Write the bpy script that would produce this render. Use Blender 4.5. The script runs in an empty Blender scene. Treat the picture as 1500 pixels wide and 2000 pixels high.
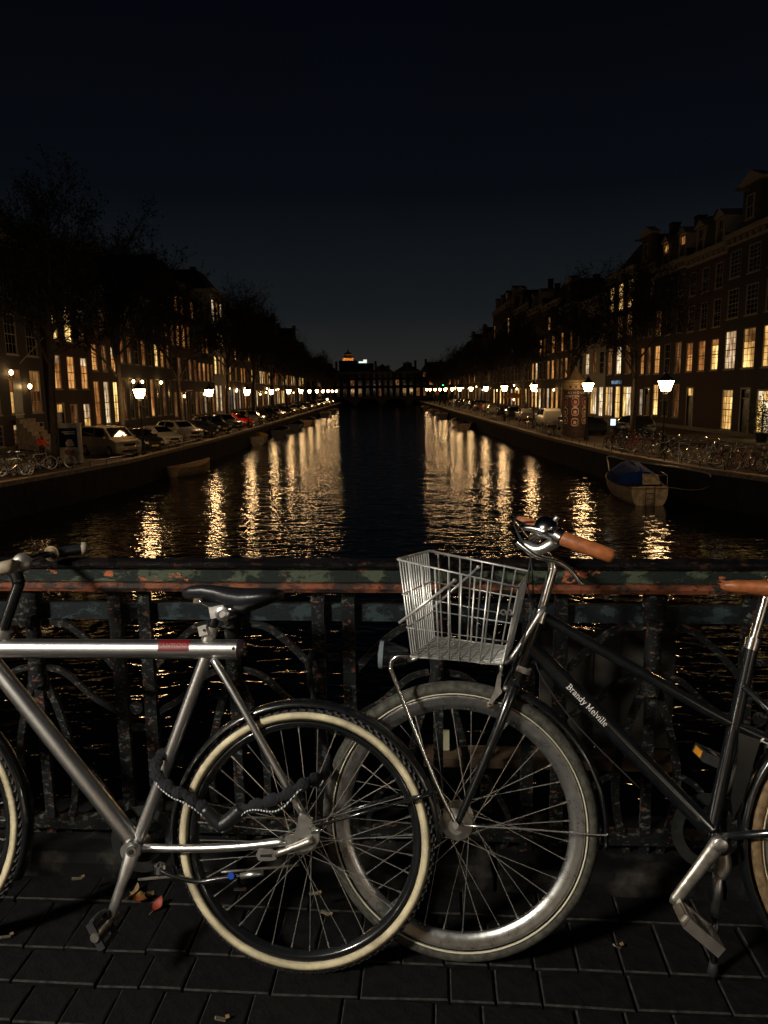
import bpy, math, random
from mathutils import Vector, Matrix, noise as mnoise
PI = math.pi
R_ = math.radians
random.seed(7)
sc = bpy.context.scene
col = sc.collection

# ------------------------------------------------------------------ camera
F, CH = 1450.0, 1.47                    # focal length in photo pixels, eye height above the bridge deck
PITCH, YAW, ROLL = R_(9.285), R_(0.056), 0.015
cam_d = bpy.data.cameras.new('camera')
cam_d.sensor_fit = 'HORIZONTAL'; cam_d.sensor_width = 36; cam_d.lens = F / 1500 * 36
cam_d.clip_start = 0.05; cam_d.clip_end = 3000
cam = bpy.data.objects.new('camera', cam_d); col.objects.link(cam)
CM = Matrix.Rotation(-YAW, 3, 'Z') @ Matrix.Rotation(PI / 2 - PITCH, 3, 'X') @ Matrix.Rotation(-ROLL, 3, 'Z')
cam.matrix_world = Matrix.Translation((0, 0, CH)) @ CM.to_4x4()
sc.camera = cam

# ------------------------------------------------------------------ night sky
world = bpy.data.worlds.new('World'); sc.world = world; world.use_nodes = True
wn = world.node_tree; wn.nodes.clear()
w_out = wn.nodes.new('ShaderNodeOutputWorld'); w_bg = wn.nodes.new('ShaderNodeBackground')
w_tc = wn.nodes.new('ShaderNodeTexCoord'); w_sx = wn.nodes.new('ShaderNodeSeparateXYZ'); w_cr = wn.nodes.new('ShaderNodeValToRGB')
wn.links.new(w_tc.outputs['Generated'], w_sx.inputs[0]); wn.links.new(w_sx.outputs['Z'], w_cr.inputs[0])
w_no = wn.nodes.new('ShaderNodeTexNoise'); w_no.inputs['Scale'].default_value = 1.8; w_no.inputs['Detail'].default_value = 4
w_mr = wn.nodes.new('ShaderNodeMapRange'); w_mr.inputs['From Min'].default_value = .3; w_mr.inputs['From Max'].default_value = .7; w_mr.inputs['To Min'].default_value = .86; w_mr.inputs['To Max'].default_value = 1.14
wn.links.new(w_tc.outputs['Generated'], w_no.inputs['Vector']); wn.links.new(w_no.outputs['Fac'], w_mr.inputs[0]); wn.links.new(w_mr.outputs[0], w_bg.inputs['Strength'])   # thin uneven cloud
wn.links.new(w_cr.outputs[0], w_bg.inputs['Color']); wn.links.new(w_bg.outputs[0], w_out.inputs[0])
cr = w_cr.color_ramp
for i, (p, c) in enumerate([(0.0, (.0215, .0212, .0190)), (.035, (.0180, .0182, .0172)), (.10, (.0088, .0108, .0126)), (.24, (.0024, .0034, .0054)), (.46, (.0009, .0012, .0030)), (1.0, (.0007, .0009, .0024))]):
    e = cr.elements[i] if i < 2 else cr.elements.new(p)
    e.position = p; e.color = (*c, 1)
sc.view_settings.view_transform = 'Standard'; sc.view_settings.look = 'None'
sc.view_settings.exposure = 0; sc.view_settings.gamma = 1
sc.cycles.use_denoising = True
sc.cycles.max_bounces = 6; sc.cycles.diffuse_bounces = 2; sc.cycles.glossy_bounces = 3; sc.cycles.transparent_max_bounces = 6
sc.cycles.sample_clamp_indirect = 4; sc.cycles.caustics_reflective = False; sc.cycles.caustics_refractive = False

# ------------------------------------------------------------------ frames of reference
def ray(px, py):
    return CM @ Vector(((px - 750) / F, (1000 - py) / F, -1))
def at_z(px, py, z):
    d = ray(px, py); return Vector((0, 0, CH)) + d * ((z - CH) / d.z)
class Frame:
    """a thing's own axes: x along it, y away from the viewer, z up in its leaning plane"""
    def __init__(s, org, yaw=0., lean=0.):
        s.o = Vector(org); s.e = (-lean, 0, yaw)
        s.m = Matrix.Rotation(yaw, 3, 'Z') @ Matrix.Rotation(-lean, 3, 'X')
        s.i = s.m.transposed()
    def __call__(s, px, py, w=0.):
        o = s.i @ (Vector((0, 0, CH)) - s.o); d = s.i @ ray(px, py)
        return o + d * ((w - o.y) / d.y)
    def loc(s, p):
        return s.i @ (Vector(p) - s.o)
BR = R_(-4.4)                            # the bridge runs a little askew to the canal
BF = Frame((0, 0, 0), BR)
RW = 2.144                               # railing plane in the bridge's own axes
QZ, WZ = CH - 3.8, CH - 5.45             # quay and water level

# ------------------------------------------------------------------ mesh helpers
class MB:
    def __init__(s): s.v = []; s.f = []
    def add(s, vs, fs):
        n = len(s.v); s.v += [tuple(v) for v in vs]; s.f += [tuple(i + n for i in f) for f in fs]; return s
    def bx(s, x0, x1, y0, y1, z0, z1):
        return s.add([(x0,y0,z0),(x1,y0,z0),(x1,y1,z0),(x0,y1,z0),(x0,y0,z1),(x1,y0,z1),(x1,y1,z1),(x0,y1,z1)],
                     [(0,3,2,1),(4,5,6,7),(0,1,5,4),(1,2,6,5),(2,3,7,6),(3,0,4,7)])
    def rbox(s, c, d, rot):              # box with centre, size and a 3x3 rotation
        c = Vector(c); x, y, z = d[0]/2, d[1]/2, d[2]/2
        return s.add([c + rot @ Vector(p) for p in [(-x,-y,-z),(x,-y,-z),(x,y,-z),(-x,y,-z),(-x,-y,z),(x,-y,z),(x,y,z),(-x,y,z)]],
                     [(0,3,2,1),(4,5,6,7),(0,1,5,4),(1,2,6,5),(2,3,7,6),(3,0,4,7)])
    def tube(s, pts, r, n=8, closed=False, flat=1.0, ref=None):
        pts = [Vector(p) for p in pts]; m = len(pts)
        rs = list(r) if isinstance(r, (list, tuple)) else [r] * m
        vs = []; up = None
        for i, p in enumerate(pts):
            a = pts[i-1] if (i or closed) else p; b = pts[(i+1) % m] if (i < m-1 or closed) else p
            t = (b - a).normalized()
            if up is None:
                up = Vector(ref) if ref else (Vector((0,1,0)) if abs(t.y) < .9 else Vector((0,0,1)))
            up = up - t * up.dot(t)
            if up.length < 1e-6: up = t.orthogonal()
            up.normalize(); sd = t.cross(up)
            for k in range(n):
                a_ = 2*PI*k/n; vs.append(p + (up*math.cos(a_)*flat + sd*math.sin(a_)) * rs[i])
        fs = []
        for i in range(m if closed else m-1):
            j = (i+1) % m
            for k in range(n):
                l = (k+1) % n; fs.append((i*n+k, i*n+l, j*n+l, j*n+k))
        if not closed:
            fs.append(tuple(range(n-1, -1, -1))); fs.append(tuple((m-1)*n + k for k in range(n)))
        return s.add(vs, fs)
    def ring(s, c, prof, n=64, a0=0., a1=2*PI):    # revolve a closed (radius, y) outline about the y axis at c=(x,z)
        full = abs(a1 - a0 - 2*PI) < 1e-6; m = len(prof); k = n if full else n + 1
        vs = [(c[0] + r*math.cos(a0+(a1-a0)*i/n), w, c[1] + r*math.sin(a0+(a1-a0)*i/n)) for i in range(k) for r, w in prof]
        fs = [(i*m+j, i*m+(j+1) % m, ((i+1) % k)*m+(j+1) % m, ((i+1) % k)*m+j) for i in range(n) for j in range(m)]
        if not full: fs += [tuple(range(m-1, -1, -1)), tuple(n*m+j for j in range(m))]
        return s.add(vs, fs)
    def lathe(s, prof, n=16, c=(0,0,0), axis=None):
        rot = Vector((0,0,1)).rotation_difference(Vector(axis)).to_matrix() if axis else Matrix.Identity(3)
        c = Vector(c); vs = []; m = len(prof)
        for r, z in prof:
            for k in range(n): vs.append(c + rot @ Vector((r*math.cos(2*PI*k/n), r*math.sin(2*PI*k/n), z)))
        fs = [(i*n+k, i*n+(k+1) % n, (i+1)*n+(k+1) % n, (i+1)*n+k) for i in range(m-1) for k in range(n)]
        if prof[0][0] > 1e-5: fs.append(tuple(range(n-1, -1, -1)))
        if prof[-1][0] > 1e-5: fs.append(tuple((m-1)*n+k for k in range(n)))
        return s.add(vs, fs)
    def slab(s, poly, off):              # extrude a planar 3-D outline along a vector
        n = len(poly); off = Vector(off)
        return s.add([Vector(p) for p in poly] + [Vector(p) + off for p in poly],
                     [tuple(range(n)), tuple(range(2*n-1, n-1, -1))] + [(i, n+i, n+(i+1) % n, (i+1) % n) for i in range(n)])
    def loft(s, rows, caps=True, closed=True):
        n = len(rows[0]); vs = [p for r in rows for p in r]; fs = []
        for i in range(len(rows)-1):
            for k in range(n if closed else n-1):
                l = (k+1) % n; fs.append((i*n+k, i*n+l, (i+1)*n+l, (i+1)*n+k))
        if caps: fs += [tuple(range(n-1, -1, -1)), tuple((len(rows)-1)*n+k for k in range(n))]
        return s.add(vs, fs)
    def mesh(s, name, mat, smooth=False):
        me = bpy.data.meshes.new(name); me.from_pydata(s.v, [], s.f)
        import bmesh
        bm = bmesh.new(); bm.from_mesh(me); bmesh.ops.recalc_face_normals(bm, faces=bm.faces); bm.to_mesh(me); bm.free()
        if mat: me.materials.append(mat)
        if smooth:
            me.polygons.foreach_set('use_smooth', [True]*len(me.polygons))
            if smooth != 'all':
                try: me.set_sharp_from_angle(angle=R_(40))
                except Exception: pass
        return me
    def build(s, name, mat, parent=None, smooth=False, **kw):
        return place(name, s.mesh(name, mat, smooth), parent, **kw)
def place(name, me, parent=None, loc=(0,0,0), rot=(0,0,0), scale=(1,1,1)):
    o = bpy.data.objects.new(name, me); col.objects.link(o); o.parent = parent
    o.location = loc; o.rotation_euler = rot; o.scale = scale
    return o
def tag(o, label=None, cat=None, group=None, kind=None):
    if label: o['label'] = label
    if cat: o['category'] = cat
    if group: o['group'] = group
    if kind: o['kind'] = kind
    return o
def thing(name, label, cat, loc=(0,0,0), rot=(0,0,0), group=None, scale=(1,1,1)):
    return tag(place(name, None, None, loc, rot, scale), label, cat, group)
KIDS = {}
def copy_tree(o, parent=None):
    c = o.copy(); col.objects.link(c); c.parent = parent
    for ch in o.children: copy_tree(ch, c)
    return c
def bez(pts, n=8):                       # smooth path through points
    pts = [Vector(p) for p in pts]; out = []
    for i in range(len(pts)-1):
        p0 = pts[max(i-1, 0)]; p1 = pts[i]; p2 = pts[i+1]; p3 = pts[min(i+2, len(pts)-1)]
        for k in range(n):
            t = k/n
            out.append(.5*((2*p1) + (p2-p0)*t + (2*p0-5*p1+4*p2-p3)*t*t + (3*p1-p0-3*p2+p3)*t**3))
    return out + [pts[-1]]
def text_mesh(txt, size, mat, depth=.0008, space=1.0):
    cu = bpy.data.curves.new('lettering', 'FONT'); cu.body = txt; cu.size = size; cu.extrude = depth; cu.align_x = 'CENTER'; cu.align_y = 'CENTER'; cu.space_character = space
    cu.resolution_u = 3
    t = bpy.data.objects.new('lettering', cu); col.objects.link(t)
    me = bpy.data.meshes.new_from_object(t.evaluated_get(bpy.context.evaluated_depsgraph_get()))
    bpy.data.objects.remove(t); me.materials.clear(); me.materials.append(mat)
    return me

# ------------------------------------------------------------------ materials
def mat(name, c, rough=.6, metal=0., var=0., scale=20., bump=0., c2=None, spec=.5, coat=0., emit=None, estr=0., stretch=None, thr=None, rvar=0.):
    m = bpy.data.materials.new(name); m.use_nodes = True; nt = m.node_tree; b = nt.nodes['Principled BSDF']
    b.inputs['Base Color'].default_value = (*c, 1); b.inputs['Roughness'].default_value = rough; b.inputs['Metallic'].default_value = metal
    b.inputs['Specular IOR Level'].default_value = spec; b.inputs['Coat Weight'].default_value = coat; b.inputs['Coat Roughness'].default_value = .08
    if emit: b.inputs['Emission Color'].default_value = (*emit, 1); b.inputs['Emission Strength'].default_value = estr
    if var or bump or c2 or rvar:
        tc = nt.nodes.new('ShaderNodeTexCoord'); mp = nt.nodes.new('ShaderNodeMapping'); no = nt.nodes.new('ShaderNodeTexNoise')
        if stretch: mp.inputs['Scale'].default_value = stretch
        no.inputs['Scale'].default_value = scale; no.inputs['Detail'].default_value = 5; no.inputs['Roughness'].default_value = .6
        nt.links.new(tc.outputs['Object'], mp.inputs[0]); nt.links.new(mp.outputs[0], no.inputs['Vector'])
        r = nt.nodes.new('ShaderNodeValToRGB'); nt.links.new(no.outputs['Fac'], r.inputs[0])
        lo = tuple(x*(1-var) for x in c); hi = c2 if c2 else tuple(min(1, x*(1+var)) for x in c)
        t = thr or (.35, .65)
        r.color_ramp.elements[0].position = t[0]; r.color_ramp.elements[1].position = t[1]
        r.color_ramp.elements[0].color = (*lo, 1); r.color_ramp.elements[1].color = (*hi, 1)
        nt.links.new(r.outputs[0], b.inputs['Base Color'])
        if rvar:
            mr = nt.nodes.new('ShaderNodeMapRange'); mr.inputs['From Min'].default_value = .3; mr.inputs['From Max'].default_value = .7
            mr.inputs['To Min'].default_value = max(.02, rough-rvar); mr.inputs['To Max'].default_value = rough+rvar
            nt.links.new(no.outputs['Fac'], mr.inputs[0]); nt.links.new(mr.outputs[0], b.inputs['Roughness'])
        if bump:
            bu = nt.nodes.new('ShaderNodeBump'); bu.inputs['Strength'].default_value = bump; bu.inputs['Distance'].default_value = .01
            nt.links.new(no.outputs['Fac'], bu.inputs['Height']); nt.links.new(bu.outputs[0], b.inputs['Normal'])
    return m
def emis(name, c, s, var=0., scale=(3,3,1.), sample=False):
    m = bpy.data.materials.new(name); m.use_nodes = True; nt = m.node_tree; nt.nodes.clear()
    o = nt.nodes.new('ShaderNodeOutputMaterial'); e = nt.nodes.new('ShaderNodeEmission')
    e.inputs[0].default_value = (*c, 1); e.inputs[1].default_value = s; nt.links.new(e.outputs[0], o.inputs[0])
    if var:                              # curtains, lamps and furniture behind the glass
        mp = nt.nodes.new('ShaderNodeMapping'); ge = nt.nodes.new('ShaderNodeNewGeometry'); nt.links.new(ge.outputs['Position'], mp.inputs[0])
        def nz(sc_, det, lo, hi, t0, t1):
            m2 = nt.nodes.new('ShaderNodeMapping'); m2.inputs['Scale'].default_value = sc_; no = nt.nodes.new('ShaderNodeTexNoise'); no.inputs['Scale'].default_value = 1.; no.inputs['Detail'].default_value = det
            mr = nt.nodes.new('ShaderNodeMapRange'); mr.inputs['From Min'].default_value = lo; mr.inputs['From Max'].default_value = hi; mr.inputs['To Min'].default_value = t0; mr.inputs['To Max'].default_value = t1
            nt.links.new(mp.outputs[0], m2.inputs[0]); nt.links.new(m2.outputs[0], no.inputs['Vector']); nt.links.new(no.outputs['Fac'], mr.inputs[0]); return mr
        A = nz(scale, 3, .35, .68, 1-var, 1+var*.7); B = nz((7,7,.35), 2, .38, .62, 1-var*.55, 1.15); C = nz((.45,.45,.3), 0, .35, .65, .55, 1.35)
        m1 = nt.nodes.new('ShaderNodeMath'); m1.operation = 'MULTIPLY'; nt.links.new(A.outputs[0], m1.inputs[0]); nt.links.new(B.outputs[0], m1.inputs[1])
        m3 = nt.nodes.new('ShaderNodeMath'); m3.operation = 'MULTIPLY'; nt.links.new(m1.outputs[0], m3.inputs[0]); nt.links.new(C.outputs[0], m3.inputs[1])
        m4 = nt.nodes.new('ShaderNodeMath'); m4.operation = 'MULTIPLY'; nt.links.new(m3.outputs[0], m4.inputs[0]); m4.inputs[1].default_value = s; nt.links.new(m4.outputs[0], e.inputs[1])
        mx = nt.nodes.new('ShaderNodeMix'); mx.data_type = 'RGBA'; nt.links.new(m3.outputs[0], mx.inputs[0]); mx.inputs[6].default_value = (c[0],c[1]*.62,c[2]*.4,1); mx.inputs[7].default_value = (*c,1); nt.links.new(mx.outputs[2], e.inputs[0])
    m.cycles.emission_sampling = 'AUTO' if sample else 'NONE'
    return m
def dashes(name, c1, c2, scale, axis='X', rough=.7):
    m = mat(name, c1, rough); nt = m.node_tree; b = nt.nodes['Principled BSDF']
    tc = nt.nodes.new('ShaderNodeTexCoord'); wv = nt.nodes.new('ShaderNodeTexWave'); r = nt.nodes.new('ShaderNodeValToRGB')
    wv.bands_direction = axis; wv.inputs['Scale'].default_value = scale; nt.links.new(tc.outputs['Object'], wv.inputs['Vector']); nt.links.new(wv.outputs['Fac'], r.inputs[0])
    r.color_ramp.elements[0].color = (*c1, 1); r.color_ramp.elements[1].color = (*c2, 1); r.color_ramp.elements[0].position = .4; r.color_ramp.elements[1].position = .6
    nt.links.new(r.outputs[0], b.inputs['Base Color']); return m
ORD = ['nearest', 'second', 'third', 'fourth', 'fifth', 'sixth', 'seventh', 'eighth', 'ninth', 'tenth', 'eleventh', 'twelfth', 'thirteenth', 'fourteenth', 'fifteenth', 'sixteenth', 'seventeenth', 'eighteenth', 'nineteenth', 'twentieth']

M = {}
M['iron'] = mat('black_iron', (.012,.014,.013), .45, .3, .4, 30, .2)
M['brick_a'] = mat('dark_brick', (.045,.022,.017), .85, 0, .5, 9, .3)
M['brick_b'] = mat('brown_brick', (.060,.034,.024), .85, 0, .5, 9, .3)
M['brick_c'] = mat('soot_brick', (.030,.024,.022), .85, 0, .5, 9, .3)
M['stone_f'] = mat('pale_facade', (.34,.32,.27), .8, 0, .2, 4, .2)
M['trim'] = mat('cream_trim', (.25,.21,.155), .6, 0, .2, 8)
M['trim_d'] = mat('dark_trim', (.11,.09,.07), .6, 0, .3, 8)
M['roof'] = mat('roof_tiles', (.035,.022,.018), .8, 0, .4, 14, .4)
M['door'] = mat('dark_door', (.012,.018,.016), .35, 0, .3, 8)
M['door_b'] = mat('brown_door', (.14,.06,.025), .45, 0, .3, 8)
M['glass'] = mat('dark_window', (.006,.007,.009), .08, 0, spec=.6)
M['lit_y'] = emis('lit_yellow', (1,.66,.22), 1.3, .6, (2.2,2.2,.8))
M['lit_o'] = emis('lit_orange', (1,.46,.13), .62, .55, (2.6,2.6,.9))
M['lit_w'] = emis('lit_white', (1,.80,.50), 1.0, .6, (3,3,1.2))
M['lit_d'] = emis('lit_dim', (1,.46,.16), .14, .8, (2.6,2.6,.9))
M['lit_o2'] = emis('lit_orange_dim', (1,.40,.11), .30, .6, (2.4,2.4,1.2))
M['lit_y2'] = emis('lit_yellow_dim', (1,.58,.20), .42, .6, (1.6,1.6,.7))
M['lit_w2'] = emis('lit_white_dim', (.95,.80,.60), .5, .6, (2,2,1.))
M['lit_b'] = emis('lit_blue', (.45,.72,1.), .22, .7, (2,2,2))
M['lamp'] = emis('lantern_glow', (1,.60,.26), 70., sample=True)
M['bulb'] = emis('bulb_glow', (1,.62,.25), 26., sample=True)
M['quay_top'] = mat('quay_brick', (.072,.050,.035), .8, 0, .5, 6, .4)
M['quay_wall'] = mat('quay_wall', (.020,.014,.011), .85, 0, .6, 2.5, .6, stretch=(1,1,.4))
M['coping'] = mat('coping_stone', (.26,.20,.14), .75, 0, .35, 5, .3)
M['road'] = mat('street_clinker', (.040,.029,.023), .75, 0, .4, 8, .4)
M['bark'] = mat('bark', (.050,.038,.026), .9, 0, .5, 12, .6, stretch=(1,1,.25))
M['twig'] = mat('twig', (.016,.013,.010), .9, 0, .3, 4)
M['rubber'] = mat('rubber', (.012,.012,.013), .75, 0, .3, 60, .2)
M['chrome'] = mat('chrome', (.78,.77,.74), .16, 1., .08, 30, rvar=.05)
M['alu'] = mat('brushed_aluminium', (.68,.67,.65), .36, 1., .05, 60, rvar=.05)
M['blackp'] = mat('black_paint', (.006,.007,.008), .22, 0, .3, 40, spec=.6, coat=.8)

# ================================================================== THE SETTING
# water
wm = bpy.data.materials.new('canal_water'); wm.use_nodes = True; nt = wm.node_tree; b = nt.nodes['Principled BSDF']
b.inputs['Base Color'].default_value = (.002,.003,.005,1); b.inputs['Roughness'].default_value = .03; b.inputs['IOR'].default_value = 1.33; b.inputs['Specular IOR Level'].default_value = .42
tc = nt.nodes.new('ShaderNodeTexCoord'); prev = None
for sc_, st, dist in (((.52,1.15,1), .5, .12), ((1.8,3.3,1), .5, .074), ((5.0,9.,1), .35, .016)):
    mp = nt.nodes.new('ShaderNodeMapping'); mp.inputs['Scale'].default_value = sc_; mp.inputs['Rotation'].default_value = (0,0,.06)
    no = nt.nodes.new('ShaderNodeTexNoise'); no.inputs['Scale'].default_value = 1.; no.inputs['Detail'].default_value = 2.; no.inputs['Distortion'].default_value = .6
    bu = nt.nodes.new('ShaderNodeBump'); bu.inputs['Strength'].default_value = st; bu.inputs['Distance'].default_value = dist
    nt.links.new(tc.outputs['Object'], mp.inputs[0]); nt.links.new(mp.outputs[0], no.inputs['Vector']); nt.links.new(no.outputs['Fac'], bu.inputs['Height'])
    if prev: nt.links.new(prev.outputs[0], bu.inputs['Normal'])
    prev = bu
nt.links.new(prev.outputs[0], b.inputs['Normal'])
water = MB().add([(-60,-30,WZ),(60,-30,WZ),(60,900,WZ),(-60,900,WZ)], [(0,1,2,3)]).build('canal_water', wm); tag(water, kind='structure')

# quays: inner edge lines (x, y)
LE = [(-19.5,-30),(-19.5,20),(-17.0,32),(-15.9,37),(-14.8,43),(-14.5,48),(-13.9,62),(-13.7,80),(-13.7,320),(-13.7,900)]
RE = [(18.5,-30),(18.5,20),(15.9,30.4),(14.7,34.2),(13.5,43),(12.9,59),(12.9,76),(13.0,320),(13.0,900)]
def edge_x(E, y):
    for (x0,y0),(x1,y1) in zip(E, E[1:]):
        if y0 <= y <= y1: return x0 + (x1-x0)*(y-y0)/(y1-y0)
    return E[-1][0]
for E, sg, nm in ((LE,-1,'quay_left'),(RE,1,'quay_right')):
    mb = MB(); n = len(E)
    mb.add([(x,y,QZ) for x,y in E] + [(sg*900,y,QZ) for x,y in E], [(i,i+1,n+i+1,n+i) for i in range(n-1)])
    q = mb.build(nm, M['quay_top']); tag(q, kind='structure')
    mb = MB(); mb.add([(x,y,QZ-.02) for x,y in E] + [(x+sg*-.05,y,WZ-1) for x,y in E], [(i,i+1,n+i+1,n+i) for i in range(n-1)])
    mb.build('retaining_wall', M['quay_wall'], q)
    # coping stones, one by one as far as they can be told apart
    y = 28.; cnt = 0
    while y < 150:
        L = 1.15 if y < 100 else 5.
        y1 = y + L - .025
        a = Vector((edge_x(E,y), y, 0)); b_ = Vector((edge_x(E,y1), y1, 0))
        s_ = MB(); j = random.uniform(-.008,.008)
        s_.add([(a.x-sg*.06,a.y,QZ-.16),(b_.x-sg*.06,b_.y,QZ-.16),(b_.x+sg*.45,b_.y,QZ-.16),(a.x+sg*.45,a.y,QZ-.16),(a.x-sg*.06,a.y,QZ+.05+j),(b_.x-sg*.06,b_.y,QZ+.05+j),(b_.x+sg*.45,b_.y,QZ+.05+j),(a.x+sg*.45,a.y,QZ+.05+j)],
               [(0,3,2,1),(4,5,6,7),(0,1,5,4),(1,2,6,5),(2,3,7,6),(3,0,4,7)])
        s_.build('coping_stone', M['coping'], q); y += L
    s_ = MB(); s_.tube([(edge_x(E,yy)+sg*.15, yy, QZ-.02) for yy in range(150, 330, 20)], .2, 4)
    s_.build('far_coping', M['coping'], q)
    # street behind the parking strip
    mb = MB(); ys = [20,32,48,62,80,330]
    mb.add([(edge_x(E,y)+sg*5.6,y,QZ+.004) for y in ys]+[(sg*21.5,y,QZ+.004) for y in ys], [(i,i+1,6+i+1,6+i) for i in range(5)])
    r = mb.build('street_left' if sg < 0 else 'street_right', M['road']); tag(r, kind='structure')
    mb = MB(); f0, f1 = (21.5, 25.0) if sg < 0 else (21.5, 26.0)
    mb.bx(min(sg*f0,sg*f1),max(sg*f0,sg*f1),20,330,QZ-.1,QZ+.13)
    r = mb.build('pavement_left' if sg < 0 else 'pavement_right', M['quay_top']); tag(r, kind='structure')
# low iron guard rails along the quay edges
def guard_rail(E, sg, ya, yb, label):
    t = thing('quay_guard_rail', label, 'guard rail', group='low rails along the quay edges')
    pts = []; y = ya
    while y <= yb:
        x = edge_x(E,y)+sg*.2; pts.append((x,y,QZ+.30))
        MB().tube([(x,y,QZ+.02),(x,y,QZ+.30)], .022, 5).build('post', M['iron'], t); y += 1.6
    MB().tube(pts, .022, 6).build('rail', M['iron'], t)
guard_rail(RE, 1, 33, 60, 'low iron guard rail on the right quay edge above the moored boat')
guard_rail(LE, -1, 38, 60, 'low iron guard rail on the left quay edge below the parked cars')
guard_rail(LE, -1, 62, 92, 'low iron guard rail on the left quay edge beside the red car')

# ------------------------------------------------------------------ houses
def openings_wall(w, h, ops, dep, gab=None):
    """front with real openings, reveals, sides, back; x along the front, y into the house"""
    xs = sorted({0., w, *[o[0] for o in ops], *[o[1] for o in ops]}); zs = sorted({0., h, *[o[2] for o in ops], *[o[3] for o in ops]})
    mb = MB()
    for i in range(len(xs)-1):
        for k in range(len(zs)-1):
            cx, cz = (xs[i]+xs[i+1])/2, (zs[k]+zs[k+1])/2
            if any(o[0] < cx < o[1] and o[2] < cz < o[3] for o in ops): continue
            mb.add([(xs[i],0,zs[k]),(xs[i+1],0,zs[k]),(xs[i+1],0,zs[k+1]),(xs[i],0,zs[k+1])], [(0,1,2,3)])
    for x0,x1,z0,z1 in ops:
        d = .16
        for a,b2 in (((x0,z0),(x1,z0)),((x1,z0),(x1,z1)),((x1,z1),(x0,z1)),((x0,z1),(x0,z0))):
            mb.add([(a[0],0,a[1]),(b2[0],0,b2[1]),(b2[0],d,b2[1]),(a[0],d,a[1])], [(0,1,2,3)])
        mb.add([(x0,d,z0),(x1,d,z0),(x1,d,z1),(x0,d,z1)], [(0,1,2,3)])
    mb.add([(0,0,0),(0,dep,0),(0,dep,h),(0,0,h)], [(0,1,2,3)]); mb.add([(w,0,0),(w,dep,0),(w,dep,h),(w,0,h)], [(0,1,2,3)])
    mb.add([(0,dep,0),(w,dep,0),(w,dep,h),(0,dep,h)], [(0,1,2,3)]); mb.add([(0,0,h),(w,0,h),(w,dep,h),(0,dep,h)], [(0,1,2,3)])
    return mb
WC = {}
def window(par, x0, x1, z0, z1, glow, nc, nr, trim, fine):
    w, h = x1-x0, z1-z0; key = (round(w,2), round(h,2), nc, nr, trim, fine)
    if key not in WC:
        f = MB(); t = .07
        f.bx(0,t,.0,.14,0,h); f.bx(w-t,w,.0,.14,0,h); f.bx(t,w-t,.0,.14,h-t,h); f.bx(t,w-t,.0,.14,0,t)
        f.bx(t,w-t,.05,.11,h*.5-.035,h*.5+.035)
        for i in range(1,nc): f.bx(t+(w-2*t)*i/nc-.016,t+(w-2*t)*i/nc+.016,.06,.10,t,h-t)
        for k in range(1,nr):
            if k*2 != nr: f.bx(t,w-t,.062,.098,t+(h-2*t)*k/nr-.016,t+(h-2*t)*k/nr+.016)
        s = MB().bx(-.08,w+.08,-.07,.14,-.09,-.002)
        pw, ph = (w-2*t)/nc, (h-2*t)/nr
        WC[key] = (f.mesh('window', M[trim]), s.mesh('sill', M[trim]), pw, ph, t, {})
    fm, sm, pw, ph, t, pc = WC[key]
    o = place('window', fm, par, (x0,0,z0)); place('sill', sm, o)
    if glow not in pc:
        pc[glow] = MB().add([(0,0,0),(pw,0,0),(pw,0,ph),(0,0,ph)] if fine else [(0,0,0),(w-2*t,0,0),(w-2*t,0,h-2*t),(0,0,h-2*t)], [(0,1,2,3)]).mesh('pane', M[glow])
    if fine:
        drop = random.choice([0,0,0,1,2]); blind = random.choice(['lit_o2','lit_y2','lit_w'])    # some blinds half drawn
        for i in range(nc):
            for k in range(nr):
                g2 = blind if (k >= nr-drop and glow.startswith('lit')) else glow
                if g2 not in pc: pc[g2] = MB().add([(0,0,0),(pw,0,0),(pw,0,ph),(0,0,ph)], [(0,1,2,3)]).mesh('pane', M[g2])
                place('pane', pc[g2], o, (t+pw*i,.082,t+ph*k))
    else: place('pane', pc[glow], o, (t,.082,t))
    return o
GL = {'.':'glass','o':'lit_o','y':'lit_y','w':'lit_w','d':'lit_d','b':'lit_b'}
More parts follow.
